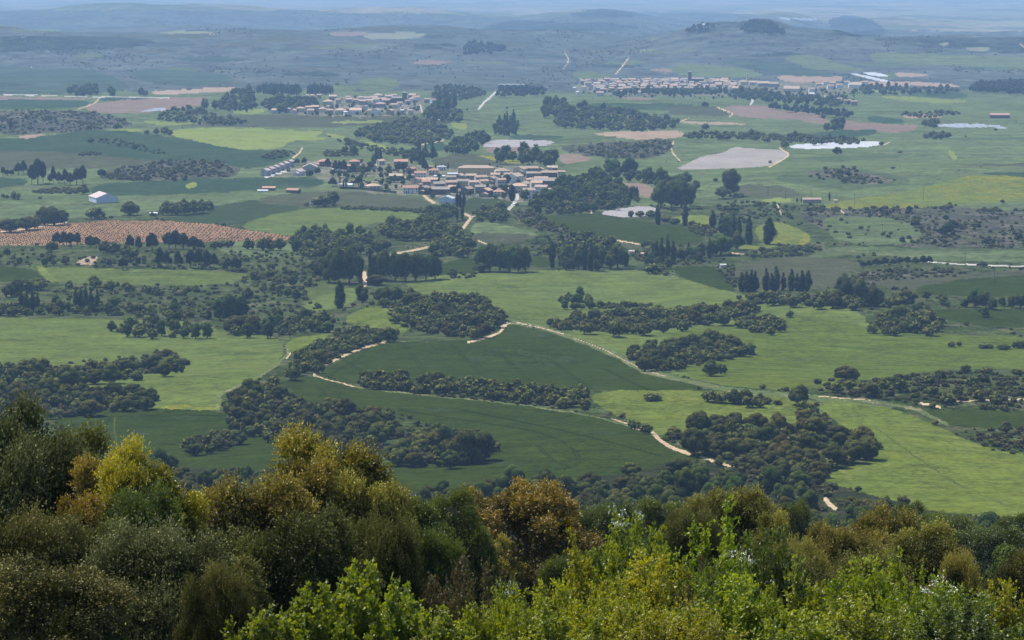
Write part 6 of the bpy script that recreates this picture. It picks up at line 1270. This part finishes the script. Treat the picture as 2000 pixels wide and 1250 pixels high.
def person(px, py, rz, top, leg, pack, label, st=.28, hs=1.0):
    x, y, z = locate(px, py); root = link('person', None, None, (x, y, z + .02), rz, (hs, hs, hs))
    V = [(0,0,.95),(0,0,1.15),(0,.02,1.38),(0,.02,1.50),(0,.05,1.62),(0,.06,1.72), (.18,.02,1.40),(.24,-.04,1.14),(.23,.12,.93),(.23,.17,.86), (-.18,.02,1.40),(-.24,.02,1.14),(-.23,.18,.95),(-.23,.24,.90), (.10,0,.90),(.11,.16,.5),(.11,st*.6,.10),(.11,st*.6+.16,.04), (-.10,0,.90),(-.11,.04,.48),(-.11,-st*.8,.12),(-.11,-st*.8+.16,.04)]
    E = [(0,1),(1,2),(2,3),(3,4),(4,5),(2,6),(6,7),(7,8),(8,9),(2,10),(10,11),(11,12),(12,13),(0,14),(14,15),(15,16),(16,17),(0,18),(18,19),(19,20),(20,21)]
    R = [.14,.13,.15,.06,.095,.085,.07,.05,.038,.035,.07,.05,.038,.035,.095,.065,.045,.035,.095,.065,.045,.035]
    b = skin_body('body', V, E, R, SKIN); b.parent = root
    j = skin_body('jacket', V[:3] + [V[6], V[7], V[8], V[10], V[11], V[12]], [(0,1),(1,2),(2,3),(3,4),(4,5),(2,6),(6,7),(7,8)], [.165,.155,.175,.09,.07,.055,.09,.07,.055], CLOTH[top]); j.parent = root
    t = skin_body('trousers', [V[0], V[14], V[15], V[16], V[18], V[19], V[20]], [(0,1),(1,2),(2,3),(0,4),(4,5),(5,6)], [.17,.12,.085,.065,.12,.085,.065], CLOTH[leg]); t.parent = root
    bm = bmesh.new(); bmesh.ops.create_icosphere(bm, subdivisions=2, radius=.115); bmesh.ops.translate(bm, verts=bm.verts, vec=(0, .035, 1.71)); link('hair', bm_me('hair', bm, HAIR), root)
    tag(root, label, 'person', 'walkers on the sandy path')
    if pack:
        bm = bmesh.new(); bmesh.ops.create_cube(bm, size=1, matrix=Matrix.Translation((0, 0, 0)) @ Matrix.Diagonal((.34, .22, .52, 1))); bmesh.ops.bevel(bm, geom=list(bm.edges), offset=.07, segments=2, affect='EDGES')
        p = link('backpack', bm_me('backpack', bm, CLOTH[pack]), None, Vector((x, y, z + .02)) + Matrix.Rotation(rz, 3, 'Z') @ Vector((0, -.27, 1.25)), rz); tag(p, 'backpack worn by the ' + label.replace('walker ', 'walker ', 1), 'backpack', 'backpacks of the walkers')
person(617.3, 731, .3, 'dark', 'navy', 'green', 'walker in dark clothes at the left side of the path bend'); person(623, 732, .2, 'red', 'dark', 'dark', 'walker in a red top in the middle of the path bend')
person(641.8, 740.5, -1.3, 'dark', 'dark', 'navy', 'walker in dark clothes, first of three behind the bend'); person(647.5, 742, -1.2, 'green', 'navy', 'grey', 'walker in a green top, middle of three behind the bend'); person(654, 743, -1.3, 'navy', 'dark', 'red', 'walker in navy, last of three behind the bend')
person(1217, 823, .9, 'dark', 'navy', 'grey', 'walker in dark clothes, leftmost of three above the two bushes'); person(1223, 825, .8, 'blue', 'dark', 'blue', 'walker in a blue top between two others above the bushes'); person(1229, 826, .9, 'grey', 'dark', 'green', 'walker in grey, rightmost of three above the two bushes')
person(921, 427, .2, 'red', 'dark', 'dark', 'distant walker in red on the track by the square grove')
# ------------------------------------------------------------------ air, light, camera
bm = bmesh.new(); bmesh.ops.create_cube(bm, size=1.0)
lowest = float(Z.min()) - 6
for v in bm.verts: v.co = ((v.co.x) * 13400, (v.co.y + .5) * 29800 - 60, 6.0 if v.co.z > 0 else lowest)
hz = bpy.data.meshes.new('haze'); bm.to_mesh(hz); bm.free()
mh, nt, out = nodes('haze_air'); pv = nt.nodes.new('ShaderNodeVolumePrincipled')
pv.inputs['Color'].default_value = (.43, .67, 1.0, 1); pv.inputs['Density'].default_value = 5.5e-5; pv.inputs['Anisotropy'].default_value = 0.0
nt.links.new(pv.outputs[0], out.inputs['Volume']); hz.materials.append(mh)
ho = link('haze', hz); tag(ho, 'pale blue haze filling the valley air', 'haze', None, 'stuff')
EL = 58.0; AZ = -54.0        # sun: high, to the left and a little ahead
sd = Vector((math.sin(math.radians(AZ)) * math.cos(math.radians(EL)), math.cos(math.radians(AZ)) * math.cos(math.radians(EL)), math.sin(math.radians(EL))))
sl = bpy.data.lights.new('sun', 'SUN'); sl.energy = 4.6; sl.angle = math.radians(.53); sl.color = (1.0, .955, .88)
so = bpy.data.objects.new('sun', sl); C.objects.link(so); so.rotation_euler = (-sd).to_track_quat('-Z', 'Y').to_euler(); so.location = (-50, 30, 100)
w = bpy.data.worlds.new('World'); bpy.context.scene.world = w; w.use_nodes = True; nt = w.node_tree
bg = nt.nodes['Background']; sk = nt.nodes.new('ShaderNodeTexSky'); sk.sky_type = 'NISHITA'; sk.sun_disc = False; sk.sun_elevation = math.radians(EL); sk.sun_rotation = math.radians(AZ % 360); sk.altitude = 700
nt.links.new(sk.outputs[0], bg.inputs[0]); bg.inputs[1].default_value = .15
cd = bpy.data.cameras.new('camera'); cd.sensor_width = 36; cd.lens = 36 * F / 2000; cd.clip_start = .5; cd.clip_end = 60000
co = bpy.data.objects.new('camera', cd); C.objects.link(co); co.location = (0, 0, 0); co.rotation_euler = (math.pi / 2 - TH, 0, 0)
sc = bpy.context.scene; sc.camera = co
sc.view_settings.view_transform = 'Standard'; sc.view_settings.look = 'None'; sc.view_settings.exposure = 0.55; sc.view_settings.gamma = 1.0
sc.render.engine = 'CYCLES'
sc.cycles.max_bounces = 5; sc.cycles.diffuse_bounces = 2; sc.cycles.glossy_bounces = 1; sc.cycles.transmission_bounces = 2; sc.cycles.volume_bounces = 0; sc.cycles.transparent_max_bounces = 4
sc.cycles.use_denoising = True
